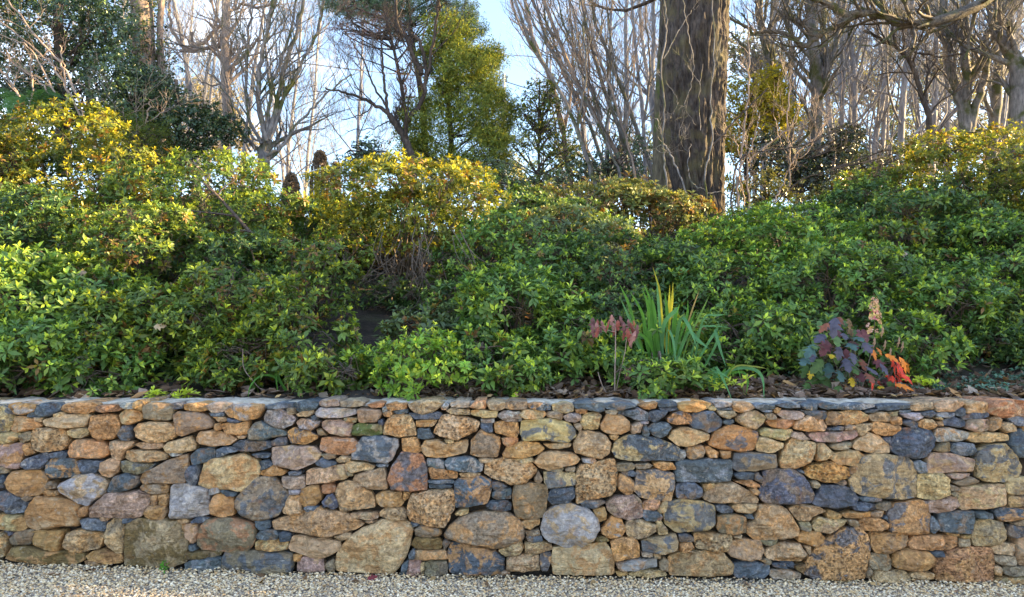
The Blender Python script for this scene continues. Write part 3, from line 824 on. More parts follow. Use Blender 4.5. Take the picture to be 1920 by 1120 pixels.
def wall():
    root = empty('stone_wall', (0, WY, 0), 'low dry-laid wall of orange, tan and slate-blue fieldstones holding back the planted bank', 'wall')
    m = stone_mat(); L = parse(); arr = []
    for k, (code, poly) in enumerate(L):
        ztop = poly[:, 1].max(); cap = ztop > 1.03 and poly[:, 1].mean() > .985
        arr.append((poly_area(poly), code, poly, cap, k+1))
    # hidden-side continuation of the wall past both ends of the frame
    ext = []
    for a, code, poly, cap, k in arr:
        cx = poly[:, 0].mean(); W = 6.19
        if cx < -1.9 and poly[:, 0].min() > -3.085: ext.append((0, code, poly+[W, -.0], cap, k+2000))
        if cx > 1.9 and poly[:, 0].max() < 3.085: ext.append((0, code, poly-[W, 0], cap, k+3000))
    arr.sort(key=lambda t: -t[0])
    acc = [[], [], [], [[], [], []]]; off = 0
    names = dict(k='weathered olive-brown block', r='rusty red-orange stone', w='pale grey stone', b='blue-grey slate stone', m='dark mossy green stone')
    for q, (a, code, poly, cap, sd_) in enumerate(arr+ext):
        V, Q, T, cols, _ = build_stone(code, poly, cap, sd_)
        if q < 100:
            o = mesh_np('stone', V, Q, T, {'Col': cols[0], 'Col2': cols[1], 'Seed': cols[2]}, m, root)
            if code[0] in names: o['label'] = names[code[0]]
        else:
            acc[0].append(V); acc[1].append(Q+off); acc[2].append(T+off)
            for z in range(3): acc[3][z].append(cols[z])
            off += len(V)
    o = mesh_np('small_stones', np.vstack(acc[0]), np.vstack(acc[1]), np.vstack(acc[2]),
                {'Col': np.vstack(acc[3][0]), 'Col2': np.vstack(acc[3][1]), 'Seed': np.vstack(acc[3][2])}, m, root)
    o['kind'] = 'stuff'
    # core: rough earth-filled joints behind the stones
    nx, nz_ = 240, 40
    X, Z = np.meshgrid(np.linspace(-4.6, 4.6, nx), np.linspace(-.15, 1.035, nz_))
    Y = np.full_like(X, WY+.085)
    for i in range(nz_):
        for j in range(nx): Y[i, j] += .018*noise.noise(Vector((X[i, j]*16, Z[i, j]*30, 3)))
    V = np.stack([X, Y, Z], -1).reshape(-1, 3); Q = grid_q(nz_, nx)
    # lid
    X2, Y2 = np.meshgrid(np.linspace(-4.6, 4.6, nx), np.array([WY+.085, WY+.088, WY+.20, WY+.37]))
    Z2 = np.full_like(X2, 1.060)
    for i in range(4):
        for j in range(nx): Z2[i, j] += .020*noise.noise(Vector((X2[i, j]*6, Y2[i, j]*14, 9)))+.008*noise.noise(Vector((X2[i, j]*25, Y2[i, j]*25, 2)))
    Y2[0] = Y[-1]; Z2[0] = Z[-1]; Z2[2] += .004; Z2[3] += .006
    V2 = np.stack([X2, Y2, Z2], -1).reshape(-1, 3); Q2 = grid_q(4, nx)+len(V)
    mm, n, oo = mat('earth_joint'); g = N(n, 'ShaderNodeNewGeometry'); z = noise_n(n, 30, 6, .7, g.outputs['Position'])
    p = N(n, 'ShaderNodeBsdfPrincipled'); p.inputs['Roughness'].default_value = 1
    n.links.new(rampn(n, z.outputs[0], [(.35, (.018, .014, .011)), (.65, (.06, .045, .032))]), p.inputs['Base Color']); n.links.new(bump(n, z.outputs[0], .8, .02), p.inputs['Normal']); n.links.new(p.outputs[0], oo.inputs[0])
    mesh_np('wall_core', V, Q, mat=mm, parent=root)
    m3, n, oo = mat('skylit_coping_mortar'); g = N(n, 'ShaderNodeNewGeometry'); z = noise_n(n, 18, 6, .7, g.outputs['Position'])  # mortar tone, paled to carry the sky light on the wall top
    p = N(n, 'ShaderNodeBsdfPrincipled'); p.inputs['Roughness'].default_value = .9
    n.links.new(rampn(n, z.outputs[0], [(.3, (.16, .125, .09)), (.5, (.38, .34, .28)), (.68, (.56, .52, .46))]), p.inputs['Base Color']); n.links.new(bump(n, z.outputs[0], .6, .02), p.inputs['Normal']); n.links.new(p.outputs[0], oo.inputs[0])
    mesh_np('skylit_coping_mortar', V2, Q2-len(V), mat=m3, parent=root)
wall()
# ---------------------------------------------------------------- leaves
def leaf_tpl(L, W, fold=.18, droop=.15):
    "5 vertices, 2 quads, pointing +X, normal +Z"
    V = np.array([[0, 0, 0], [.55*L, W/2, fold*W], [L, 0, -droop*L], [.55*L, -W/2, fold*W], [.5*L, 0, -.03*L]])
    return V, np.array([[0, 3, 2, 4], [0, 4, 2, 1]])
def whorl_tpl(R, nl, L, W, elev=(.1, .9), young=3, stem=.0):
    Vs, Qs, wt = [], [], []; k = 0
    for i in range(nl):
        inner = i >= nl-young
        l = L*(R.uniform(.5, .7) if inner else R.uniform(.8, 1.15)); e = R.uniform(elev[1], 1.25) if inner else R.uniform(*elev)
        v, q = leaf_tpl(l, W*(l/L)**.6, R.uniform(.05, .3), R.uniform(0, .3))
        v = v+[L*.06, 0, 0]
        ce, se = math.cos(e), math.sin(e); v = np.stack([v[:, 0]*ce-v[:, 2]*se, v[:, 1], v[:, 0]*se+v[:, 2]*ce], 1)
        a = i*2.399+R.normal(0, .25); ca, sa = math.cos(a), math.sin(a)
        v = np.stack([v[:, 0]*ca-v[:, 1]*sa, v[:, 0]*sa+v[:, 1]*ca, v[:, 2]+(.10*L if inner else R.uniform(-.12, .04)*L)], 1)
        Vs.append(v); Qs.append(q+k); k += 5; wt.append(np.full(5, 1.0 if inner else R.uniform(0, .3)))
    return np.vstack(Vs), np.vstack(Qs), np.concatenate(wt)
def scatter(tpls, pos, ax, size, ca, cb, R):
    "copy templates to pos with +Z along ax"
    Vs, Qs, Cs = [], [], []; off = 0
    n = len(pos); which = R.integers(0, len(tpls), n)
    ax = ax/(np.linalg.norm(ax, axis=1)[:, None]+1e-9)
    ref = R.normal(0, 1, (n, 3)); X = np.cross(ax, ref); X /= np.linalg.norm(X, axis=1)[:, None]+1e-9; Yv = np.cross(ax, X)
    for t, (tv, tq, tw) in enumerate(tpls):
        s = np.where(which == t)[0]
        if not len(s): continue
        V = (tv[None, :, 0, None]*X[s][:, None]+tv[None, :, 1, None]*Yv[s][:, None]+tv[None, :, 2, None]*ax[s][:, None])*size[s][:, None, None]+pos[s][:, None]
        Vs.append(V.reshape(-1, 3)); Qs.append((tq[None]+np.arange(len(s))[:, None, None]*len(tv)).reshape(-1, 4)+off); off += len(s)*len(tv)
        C = ca[s][:, None, :]*(1-tw[None, :, None])+cb[s][:, None, :]*tw[None, :, None]
        nl = len(tv)//5; jit = np.repeat(R.uniform(.75, 1.25, (len(s), nl)), 5, 1)
        Cs.append((C*jit[..., None]).reshape(-1, 3))
    return np.vstack(Vs), np.vstack(Qs), np.vstack(Cs)
RT = np.random.default_rng(3)
AZ = [whorl_tpl(RT, RT.integers(6, 12), RT.uniform(.045, .070), RT.uniform(.018, .025), (-.3, RT.uniform(.5, .9)), 3) for _ in range(14)]
AZF = [whorl_tpl(RT, 7, .064, .024, (.0, .7), 2) for _ in range(5)]
OVAL = [whorl_tpl(RT, 5, .07, .036, (-.2, .8), 1) for _ in range(6)]
NARROW = [whorl_tpl(RT, 7, .10, .020, (-.7, .6), 2) for _ in range(6)]
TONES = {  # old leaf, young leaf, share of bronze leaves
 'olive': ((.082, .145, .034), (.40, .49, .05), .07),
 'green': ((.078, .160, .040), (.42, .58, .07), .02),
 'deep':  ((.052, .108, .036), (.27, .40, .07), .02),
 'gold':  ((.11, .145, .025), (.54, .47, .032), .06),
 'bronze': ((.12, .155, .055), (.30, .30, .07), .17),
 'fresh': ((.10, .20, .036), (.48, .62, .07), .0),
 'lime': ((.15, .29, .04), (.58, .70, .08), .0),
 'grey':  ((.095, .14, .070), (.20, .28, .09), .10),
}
def on_surface(R, lobes, dens, inner=.3, back=.45, low=.6, rough=True):
    C, Rr = lobes[:, :3], lobes[:, 3:]
    pos, nrm, rel = [], [], []
    for i in range(len(lobes)):
        r = Rr[i]; A = 4*math.pi*((r[0]*r[1])**1.6/3+(r[0]*r[2])**1.6/3+(r[1]*r[2])**1.6/3)**(1/1.6)
        n = int(A*dens)
        d = R.normal(0, 1, (n, 3)); d /= np.linalg.norm(d, axis=1)[:, None]
        keep = np.ones(n, bool)
        keep &= ~((d[:, 1] > .25) & (R.random(n) > back)); keep &= ~((d[:, 2] < -.35) & (R.random(n) > low))
        d = d[keep]; n = len(d)
        isin = R.random(n) < inner
        k = np.where(isin, R.uniform(.5, .85, n), R.normal(1.0, .07, n))
        if rough:
            f = np.array([.20*noise.noise(Vector(q*2.2+C[i]))+.12*noise.noise(Vector(q*6+C[i]*2)) for q in d])
            k = k*(1+f)+np.where(R.random(n) < .07, R.uniform(.02, .09, n)/r.mean(), 0)
        p = C[i]+d*r*k[:, None]
        nn = d/r; nn /= np.linalg.norm(nn, axis=1)[:, None]
        ok = np.ones(n, bool)
        for j in range(len(lobes)):
            if j == i: continue
            q = (p-C[j])/Rr[j]; ok &= (q*q).sum(1) > (.62 if True else 1)
        pos.append(p[ok]); nrm.append(nn[ok]); rel.append(isin[ok])
    return np.vstack(pos), np.vstack(nrm), np.concatenate(rel)
def bush_lobes(R, c, rx, ry, rz, n):
    L = [np.r_[c, rx*.88, ry*.80, rz*.88]]
    for _ in range(n):
        d = R.normal(0, 1, 3); d /= np.linalg.norm(d)
        if d[1] > .3: d[1] *= -1
        if d[2] < -.75: d[2] *= -1
        s = R.uniform(.22, .44)
        L.append(np.r_[np.array(c)+d*[rx, ry, rz]*(1-s*R.uniform(.35, .75)), rx*s*R.uniform(.9, 1.25), min(rx, ry)*s, max(rz, rx*.6)*s*R.uniform(.6, .85)])
    return np.array(L)
def azalea(cx, top, hw, bot, Y, tone, label, dens=330, seed=0, nl=None, near=True, size=1.0, g='azalea bushes covering the bank'):
    R = np.random.default_rng(seed+100)
    k = Y/FPX; c = P(cx, (top+bot)/2, Y); rx = hw*k; rz = (bot-top)/2*k*1.0; ry = min(max(rx*.75, .35), .75)
    lob = bush_lobes(R, np.array(c), rx, ry, rz, nl or int(8+hw/14))
    base = Vector((c.x, Y+.1, float(gz(c.x, Y+.1))))
    root = empty('azalea_bush', base, label, 'azalea', g)
    pos, nrm, ins = on_surface(R, lob, dens)
    keep = pos[:, 2] > gz(pos[:, 0], pos[:, 1])-.02; pos, nrm, ins = pos[keep], nrm[keep], ins[keep]
    # thin out in patches so that gaps and shaded hollows show
    nzv = np.array([noise.noise(Vector(p*3.3+np.array([seed, 0, 0]))) for p in pos]); kk = nzv > -.27; pos, nrm, ins, nzv = pos[kk], nrm[kk], ins[kk], nzv[kk]
    ax = nrm*.75+np.array([0, -.05, .65])+R.normal(0, .32, pos.shape)
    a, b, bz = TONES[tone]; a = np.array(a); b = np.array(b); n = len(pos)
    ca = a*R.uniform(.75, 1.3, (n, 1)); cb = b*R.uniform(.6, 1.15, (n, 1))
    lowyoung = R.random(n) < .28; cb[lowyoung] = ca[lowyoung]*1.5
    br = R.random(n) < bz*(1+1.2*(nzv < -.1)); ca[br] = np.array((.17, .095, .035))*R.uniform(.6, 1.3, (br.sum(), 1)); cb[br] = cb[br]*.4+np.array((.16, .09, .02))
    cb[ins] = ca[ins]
    sz = R.uniform(.6, 1.3, n)*size*(1+.35*np.array([noise.noise(Vector(p*1.8+np.array([9., 3, seed]))) for p in pos]))
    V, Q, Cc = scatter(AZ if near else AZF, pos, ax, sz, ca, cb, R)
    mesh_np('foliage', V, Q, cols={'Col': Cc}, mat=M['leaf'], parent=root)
    lines = []; b0 = np.array(base)
    for l in lob[1:]:
        e = l[:3]; mid = b0*.45+e*.55+R.normal(0, .06, 3)+[0, 0, .08]
        lines.append((spline([b0+R.normal(0, .05, 3), mid, e], 7), np.linspace(.011, .004, 7)))
        for _ in range(7):
            d = R.normal(0, 1, 3); d[1] = -abs(d[1]); d = unit(d); t = e+d*l[3:]*.95
            lines.append((spline([mid*.3+e*.7, (e+t)/2+R.normal(0, .03, 3), t], 5), np.linspace(.0035, .0016, 5)))
    V, Q = tubes(lines); mesh_np('branches', V, Q, mat=M['twig'], parent=root)
    return root
BUSH = [
 (-150, 480, 150, 740, 5.8, 'green', 'low azalea outside the left edge of the photo, nearest the wall'),
 (-190, 370, 150, 560, 6.9, 'olive', 'middle azalea outside the left edge of the photo'),
 (-170, 250, 150, 450, 8.2, 'deep', 'upper azalea outside the left edge of the photo'),
 (-420, 420, 180, 740, 6.1, 'deep', 'azalea farthest outside the left edge of the photo'),
 (2070, 470, 150, 740, 5.8, 'green', 'low azalea outside the right edge of the photo, nearest the wall'),
 (2110, 330, 150, 540, 7.2, 'deep', 'upper azalea outside the right edge of the photo'),
 (745, 520, 80, 640, 7.3, 'deep', 'azalea deep inside the dark hollow behind the hanging dead twigs'),
 (1860, 615, 95, 705, 5.9, 'deep', 'shaded twiggy azalea just above the ivy patch at the lower right'),
 (335, 425, 85, 560, 7.05, 'deep', 'small shaded azalea tucked left of the dark diagonal limb'),
 (190, 640, 95, 752, 5.3, 'green', 'low azalea hanging to the wall between the far left one and the dark gap'),
 (450, 640, 85, 740, 5.4, 'olive', 'low azalea above the wall between the twin seedlings and the small strap-leaved clump'),
 (180, 480, 95, 640, 6.15, 'olive', 'olive azalea wedged between the two rows on the left slope'),
 (900, 500, 85, 650, 6.05, 'deep', 'shaded azalea on the right rim of the dark hollow'),
 (1030, 450, 90, 590, 6.55, 'green', 'green azalea in the middle of the slope, left of the wilted red sapling'),
 (1160, 545, 90, 670, 5.9, 'deep', 'shaded azalea behind the top of the wilted red sapling'),
 (1335, 480, 95, 630, 6.25, 'green', 'green azalea straight above the arching strap leaves'),
 (1310, 405, 85, 510, 8.7, 'deep', 'dark azalea closing round the foot of the massive trunk'),
 (1500, 590, 95, 720, 5.75, 'deep', 'shaded azalea left of and behind the oak-leaved shrub'),
 (1650, 420, 95, 560, 6.85, 'olive', 'olive azalea in the dip between the two right-hand mounds'),
 (1820, 470, 100, 610, 6.5, 'green', 'green azalea low on the right slope below the dark green pale-tipped one'),
 (1600, 350, 80, 450, 8.0, 'deep', 'dark azalea on the skyline below the bare pale branching sapling'),
 (90, 290, 210, 470, 8.9, 'deep', 'shaded azalea behind the tall golden mound at the upper left'),
 (430, 368, 150, 480, 8.6, 'deep', 'shaded azalea behind the bronze-topped mound with the forked limbs'),
 (740, 362, 150, 490, 8.3, 'deep', 'shaded azalea behind the large golden-crested mound'),
 (1480, 410, 150, 470, 8.4, 'deep', 'dark azalea behind the bright green one, below the pale saplings'),
 (1850, 320, 150, 470, 8.9, 'deep', 'dark azalea behind the yellow-topped mound at the upper right'),
 (1040, 390, 130, 480, 8.0, 'deep', 'dark azalea behind the grey-green one left of the big trunk'),
 (90, 600, 130, 752, 5.25, 'green', 'low leafy azalea hanging right down to the wall at the far left'),
 (610, 655, 80, 752, 5.2, 'olive', 'low sprawling azalea between the small strap-leaved clump and the lime-green azalea'),
 (920, 640, 110, 752, 5.2, 'green', 'lowest central azalea, its leaves touching the wall right of the lime-green one'),
 (1225, 672, 75, 752, 5.1, 'green', 'lowest azalea between the wilted red sapling and the arching strap leaves'),
 (350, 640, 120, 745, 5.9, 'deep', 'deeply shaded azalea low behind the twin seedlings'),
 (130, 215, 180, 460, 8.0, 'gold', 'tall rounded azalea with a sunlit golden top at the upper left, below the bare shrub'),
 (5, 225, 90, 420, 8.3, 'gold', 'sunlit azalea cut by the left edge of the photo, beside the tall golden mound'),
 (395, 288, 160, 520, 7.5, 'olive', 'mounded azalea with bronze top and dark forked limbs, below the many-stemmed bare tree'),
 (600, 378, 120, 540, 7.8, 'olive', 'azalea in the dip of the skyline below the white fence rails'),
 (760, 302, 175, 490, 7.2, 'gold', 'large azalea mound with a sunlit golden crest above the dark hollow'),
 (60, 360, 150, 540, 6.9, 'deep', 'green azalea low on the left side below the golden mound'),
 (270, 385, 150, 560, 6.6, 'olive', 'olive azalea with browned twigs in the middle of the left slope'),
 (470, 440, 110, 600, 6.5, 'deep', 'shaded azalea below the dark diagonal limb on the left slope'),
 (80, 470, 150, 730, 5.75, 'green', 'broad leafy azalea hanging to the wall at the far left'),
 (270, 540, 130, 735, 5.6, 'olive', 'olive azalea low over the dark gap above the wall, left part'),
 (430, 500, 130, 690, 5.7, 'olive', 'spreading azalea with layered yellow-green sprays above the twin seedlings'),
 (560, 540, 110, 740, 5.5, 'olive', 'azalea with yellowing sprays over the left strap-leaved clump'),
 (590, 430, 95, 600, 6.3, 'olive', 'azalea with orange sunlit sprays on the left rim of the dark hollow'),
 (690, 655, 75, 745, 5.5, 'green', 'low azalea at the foot of the dark hollow, left of the bright young one'),
 (810, 575, 85, 690, 5.8, 'grey', 'greyish azalea under the hanging dead twigs'),
 (940, 405, 120, 600, 6.7, 'green', 'green azalea sloping down on the right rim of the dark hollow'),
 (960, 510, 130, 750, 5.7, 'green', 'large fresh green azalea in the centre reaching down to the wall'),
 (900, 340, 110, 440, 8.2, 'deep', 'dark azalea on the skyline right of the golden-crested mound'),
 (1060, 390, 120, 540, 7.3, 'grey', 'grey-green azalea with bleached patches between the centre and the big trunk'),
 (1150, 440, 130, 620, 6.5, 'deep', 'deep green azalea above and left of the tall strap leaves'),
 (1070, 590, 100, 740, 5.5, 'green', 'azalea behind the wilted red sapling'),
 (1250, 600, 115, 735, 5.6, 'green', 'azalea growing through the large strap-leaved clump'),
 (1270, 450, 110, 600, 6.6, 'deep', 'azalea directly below the foot of the big trunk'),
 (1130, 345, 130, 440, 8.6, 'bronze', 'low azalea with dead orange shoots at the skyline left of the big trunk'),
 (1240, 365, 90, 450, 8.3, 'bronze', 'browned azalea hugging the left side of the big trunk'),
 (1450, 395, 165, 570, 7.0, 'fresh', 'bright green azalea right of the big trunk foot'),
 (1570, 460, 150, 640, 6.2, 'green', 'wide green azalea above the oak-leaved shrub'),
 (1410, 560, 110, 720, 5.7, 'green', 'green azalea left of the oak-leaved shrub'),
 (1850, 240, 190, 470, 8.2, 'gold', 'high azalea with a sunlit yellow top at the upper right'),
 (1640, 325, 100, 430, 8.4, 'olive', 'olive azalea on the skyline between bare saplings and the high right mound'),
 (1730, 360, 140, 520, 7.3, 'deep', 'dark green azalea with pale tips below the high right mound'),
 (1870, 400, 130, 560, 6.9, 'green', 'green azalea at the right edge, middle of the slope'),
 (1750, 510, 120, 640, 6.1, 'green', 'blue-green azalea above and right of the oak-leaved shrub'),
 (1700, 590, 95, 715, 5.6, 'green', 'low azalea just right of the oak-leaved shrub'),
 (1880, 540, 110, 680, 6.2, 'olive', 'twiggy azalea over the dark ivy patch at the right edge'),
]
for i, b in enumerate(BUSH):
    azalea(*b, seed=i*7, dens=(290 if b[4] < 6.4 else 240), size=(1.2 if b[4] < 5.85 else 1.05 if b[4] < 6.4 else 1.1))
# the young fresh-green one and little sprigs
azalea(790, 625, 85, 752, 5.08, 'lime', 'small airy azalea with bright lime-green shoots just behind the wall', dens=240, seed=900, size=1.05)
def sprig(px, py, Y, label, n=9, h=.09, sp=.05, tone='lime', seed=1):
    R = np.random.default_rng(seed); b = P(px, py, Y); root = empty('seedling', b, label, 'seedling')
    b = np.array(b); lines, pos, ax = [], [], []
    for i in range(n):
        e = b+[R.normal(0, sp), R.normal(0, sp*.6), h*R.uniform(.3, 1)]
        lines.append((spline([b-[0, 0, .04], (b+e)/2+R.normal(0, .008, 3), e], 5), np.linspace(.003, .0015, 5))); pos.append(e); ax.append([R.normal(0, .4), -.3, 1])
    a, c, _ = TONES[tone]; n = len(pos)
    V, Q, C = scatter(AZ, np.array(pos), np.array(ax), R.uniform(.9, 1.25, n), np.tile(np.array(c)*.8, (n, 1)), np.tile(c, (n, 1)), R)
    mesh_np('leaves', V, Q, cols={'Col': C}, mat=M['leaf'], parent=root)
    V, Q = tubes(lines); mesh_np('stem', V, Q, mat=M['twig'], parent=root)
sprig(287, 752, 4.95, 'lime-green seedling peeping over the wall, left one of the pair', 9, .06, .035, seed=1)
sprig(348, 752, 4.95, 'lime-green seedling peeping over the wall, right one of the pair', 8, .05, .04, seed=2)
sprig(1350, 735, 5.0, 'small yellow-green seedling at the foot of the arching strap leaves', 9, .10, .07, seed=3)
sprig(1735, 735, 5.2, 'green seedling right of the red leaves of the oak-leaved shrub', 9, .08, .05, seed=4)
# weed at the foot of the wall
def weed():
    R = np.random.default_rng(5); b = P(308, 1072, 4.52); root = empty('weed', b, 'small bright green weed growing from the gravel under the mossy block', 'weed')
    b = np.array(b); pos, ax = [], []
    for i in range(9): pos.append(b+[R.normal(0, .012), R.normal(0, .008), R.uniform(.0, .055)]); ax.append([R.normal(0, .6), -.8, .6])
    n = 9; V, Q, C = scatter(OVAL, np.array(pos), np.array(ax), R.uniform(.22, .34, n), np.tile((.08, .26, .03), (n, 1)), np.tile((.16, .38, .05), (n, 1)), R)
    mesh_np('leaves', V, Q, cols={'Col': C}, mat=M['soft'], parent=root)
    V, Q = tubes([(spline([b-[0, 0, .02], b+[.004, 0, .03], b+[0, 0, .055]], 5), np.linspace(.002, .001, 5))]); mesh_np('stem', V, Q, mat=M['twig'], parent=root)
weed()

# ---------------------------------------------------------------- strap-leaved clumps
def straps(name, label, leaves, seed):
    "leaves: (base px, base py, Y, [(px,py)...], width m, colour)"
    R = np.random.default_rng(seed); root = None
    for (Y, pts, wd, col) in leaves:
        pts3 = [np.array(P(x, y, Y+dy)) for (x, y, dy) in pts]
        if root is None: root = empty(name, pts3[0], label, 'plant', 'strap-leaved clumps behind the wall')
        n = 14; c = spline(pts3, n); t = np.linspace(0, 1, n)
        wv = wd*np.minimum(1, (1-t)*3.2+.02)*(.75+.25*np.minimum(1, t*5))
        tn = np.gradient(c, axis=0); tn /= np.linalg.norm(tn, axis=1)[:, None]
        tw = R.uniform(-.7, .7); side = np.cross(tn, np.array([math.sin(tw)*.8, -1, .25])); side /= np.linalg.norm(side, axis=1)[:, None]+1e-9
        nrm = np.cross(side, tn)
        V = np.stack([c-side*wv[:, None]/2+nrm*wv[:, None]*.18, c, c+side*wv[:, None]/2+nrm*wv[:, None]*.18], 1).reshape(-1, 3)
        i = np.arange(n-1)[:, None]*3; j = np.arange(2)[None]
        Q = np.stack([i+j, i+j+1, i+j+4, i+j+3], -1).reshape(-1, 4)
        C = np.tile(np.array(col)*R.uniform(.85, 1.15), (len(V), 1))
        C = np.repeat(np.array(col)[None]*(1-.15*(1-t))[:, None], 3, 0)
        mesh_np('leaf', V, Q, cols={'Col': C}, mat=M['soft'], parent=root)
GR = (.10, .27, .045); BL = (.12, .30, .13); YL = (.55, .50, .05); TN = (.45, .33, .14)
big = []
Rs = np.random.default_rng(11)
for (x0, x1, y1, kx, col, wd) in [(1215, 1160, 530, 0, GR, .02), (1225, 1190, 560, 0, GR, .022), (1230, 1203, 538, 0, GR, .024), (1235, 1214, 545, 0, GR, .024), (1240, 1222, 552, 0, GR, .024),
        (1245, 1231, 525, 0, BL, .022), (1250, 1262, 528, 0, YL, .02), (1252, 1256, 532, 0, YL, .018), (1255, 1224, 500, 0, (.42, .42, .05), .018), (1262, 1275, 570, 0, GR, .03),
        (1268, 1290, 562, 0, GR, .02), (1272, 1312, 543, 0, TN, .011), (1275, 1332, 550, 0, (.16, .30, .08), .014), (1270, 1305, 580, 0, GR, .02), (1212, 1163, 560, 0, BL, .018), (1248, 1205, 528, 0, GR, .02), (1235, 1180, 545, 0, GR, .02), (1260, 1246, 545, 0, GR, .024)]:
    big.append((5.25, [(x0, 690, 0), ((x0*2+x1)/3-2, 690+(y1-690)*.4, -.02), ((x0+x1*2)/3+Rs.normal(0, 3), 690+(y1-690)*.75, -.03), (x1, y1, -.05)], wd, col))
for pts, col, wd in [([(1240, 680, 0), (1245, 610, -.05), (1268, 582, -.15), (1272, 578, -.2)], BL, .03), ([(1235, 690, 0), (1215, 640, -.1), (1190, 625, -.2), (1168, 640, -.3)], GR, .02),
        ([(1262, 680, 0), (1275, 600, -.1), (1290, 610, -.2), (1308, 655, -.3)], BL, .026), ([(1265, 685, 0), (1290, 625, -.1), (1310, 640, -.2), (1330, 655, -.25)], BL, .024),
        ([(1250, 690, 0), (1250, 620, -.15), (1262, 640, -.3), (1268, 700, -.35)], BL, .02), ([(1300, 690, 0), (1318, 600, -.1), (1345, 592, -.1), (1360, 590, -.1)], BL, .014),
        ([(1300, 690, 0), (1330, 640, -.1), (1345, 615, -.1), (1330, 610, -.2)], BL, .018), ([(1290, 690, 0), (1310, 620, -.1), (1335, 612, -.1), (1370, 615, -.1)], BL, .012),
        ([(1320, 690, 0), (1345, 640, -.1), (1340, 618, -.1), (1352, 660, -.2), (1362, 690, -.25)], BL, .018)]:
    big.append((5.25, pts, wd, col))
straps('strap_leaf_plant', 'tall clump of upright green strap leaves, some yellow, rising above the azaleas', big, 1)
rt = []
for pts, col, wd in [([(1345, 745, 0), (1360, 700, -.02), (1400, 690, -.08), (1428, 705, -.12), (1433, 752, -.15)], BL, .022), ([(1340, 745, 0), (1338, 690, -.05), (1352, 705, -.1), (1375, 755, -.14)], BL, .022),
        ([(1345, 745, 0), (1350, 708, 0), (1390, 698, -.05), (1402, 715, -.1), (1398, 742, -.12)], GR, .018), ([(1345, 745, 0), (1345, 720, 0), (1342, 700, 0), (1330, 690, -.05)], BL, .026),
        ([(1350, 745, 0), (1352, 715, 0), (1356, 700, 0), (1362, 690, 0)], GR, .024), ([(1348, 745, 0), (1375, 690, -.05), (1415, 688, -.1), (1440, 692, -.12)], (.3, .35, .08), .010),
        ([(1335, 745, 0), (1325, 705, -.05), (1345, 698, -.1), (1372, 712, -.15)], BL, .018), ([(1340, 748, 0), (1334, 730, 0), (1330, 712, 0), (1333, 700, 0)], BL, .02),
        ([(1350, 745, 0), (1365, 700, -.04), (1382, 690, -.05), (1396, 742, -.1)], GR, .01)]: rt.append((5.02, pts, wd, col))
straps('strap_leaf_plant', 'low clump of arching blue-green strap leaves drooping onto the wall right of the tall clump', rt, 2)
lf = []
for pts, col, wd in [([(545, 750, 0), (520, 710, 0), (490, 705, -.05), (470, 725, -.1), (465, 752, -.12)], GR, .016), ([(550, 750, 0), (528, 720, 0), (517, 700, 0), (522, 745, -.05)], GR, .018), ([(560, 750, 0), (562, 715, 0), (556, 692, 0), (572, 735, -.05)], (.4, .45, .15), .016),
        ([(555, 750, 0), (545, 715, 0), (535, 690, 0)], GR, .018), ([(570, 750, 0), (580, 720, 0), (590, 712, -.02), (598, 730, -.05)], GR, .014), ([(548, 750, 0), (540, 730, 0), (540, 705, 0)], TN, .01),
        ([(565, 750, 0), (572, 728, 0), (568, 700, 0)], GR, .016)]: lf.append((5.1, pts, wd, col))
straps('strap_leaf_plant', 'small clump of dark green strap leaves under the yellowing azalea, left half of the wall', lf, 3)
tiny = [(4.98, [(862, 752, 0), (857, 740, 0), (852, 727, 0)], .012, BL), (4.98, [(866, 752, 0), (864, 740, 0), (860, 733, 0)], .01, BL)]
straps('strap_leaf_plant', 'single short blue-green blade beside the bright young azalea', tiny, 4)

# ---------------------------------------------------------------- oak-leaved hydrangea and wilted sapling
def lobed(L, R, droopy=0.):
    "lobed leaf: outline points to both sides of a midrib, quads; +X along rib"
    xs_ = np.array([0, .1, .24, .30, .36, .52, .60, .66, .80, 1.0])
    wsd = np.array([.01, .16, .36, .22, .20, .46, .24, .18, .22, .01])
    V, C = [], []
    cur = R.uniform(.2, .8)+droopy
    for s in (-1, 0, 1):
        for x, w_ in zip(xs_, wsd):
            yy = s*w_*(1+R.normal(0, .08)); xx = x+ (.10*(w_ > .3) if s else 0)
            zz = -.35*cur*xx**2-.5*abs(yy)*R.uniform(.1, .5)
            V.append((xx*L, yy*L, zz*L))
    n = len(xs_); i = np.arange(n-1)[:, None]; j = np.arange(2)[None]*n
    Q = np.stack([i+j, i+j+1, i+j+n+1, i+j+n], -1).reshape(-1, 4)
    return np.array(V), Q
def orient(V, p, d, up):
    d = unit(d); s = unit(np.cross(up, d)); u = np.cross(d, s)
    return V[:, :1]*d+V[:, 1:2]*s+V[:, 2:]*u+p
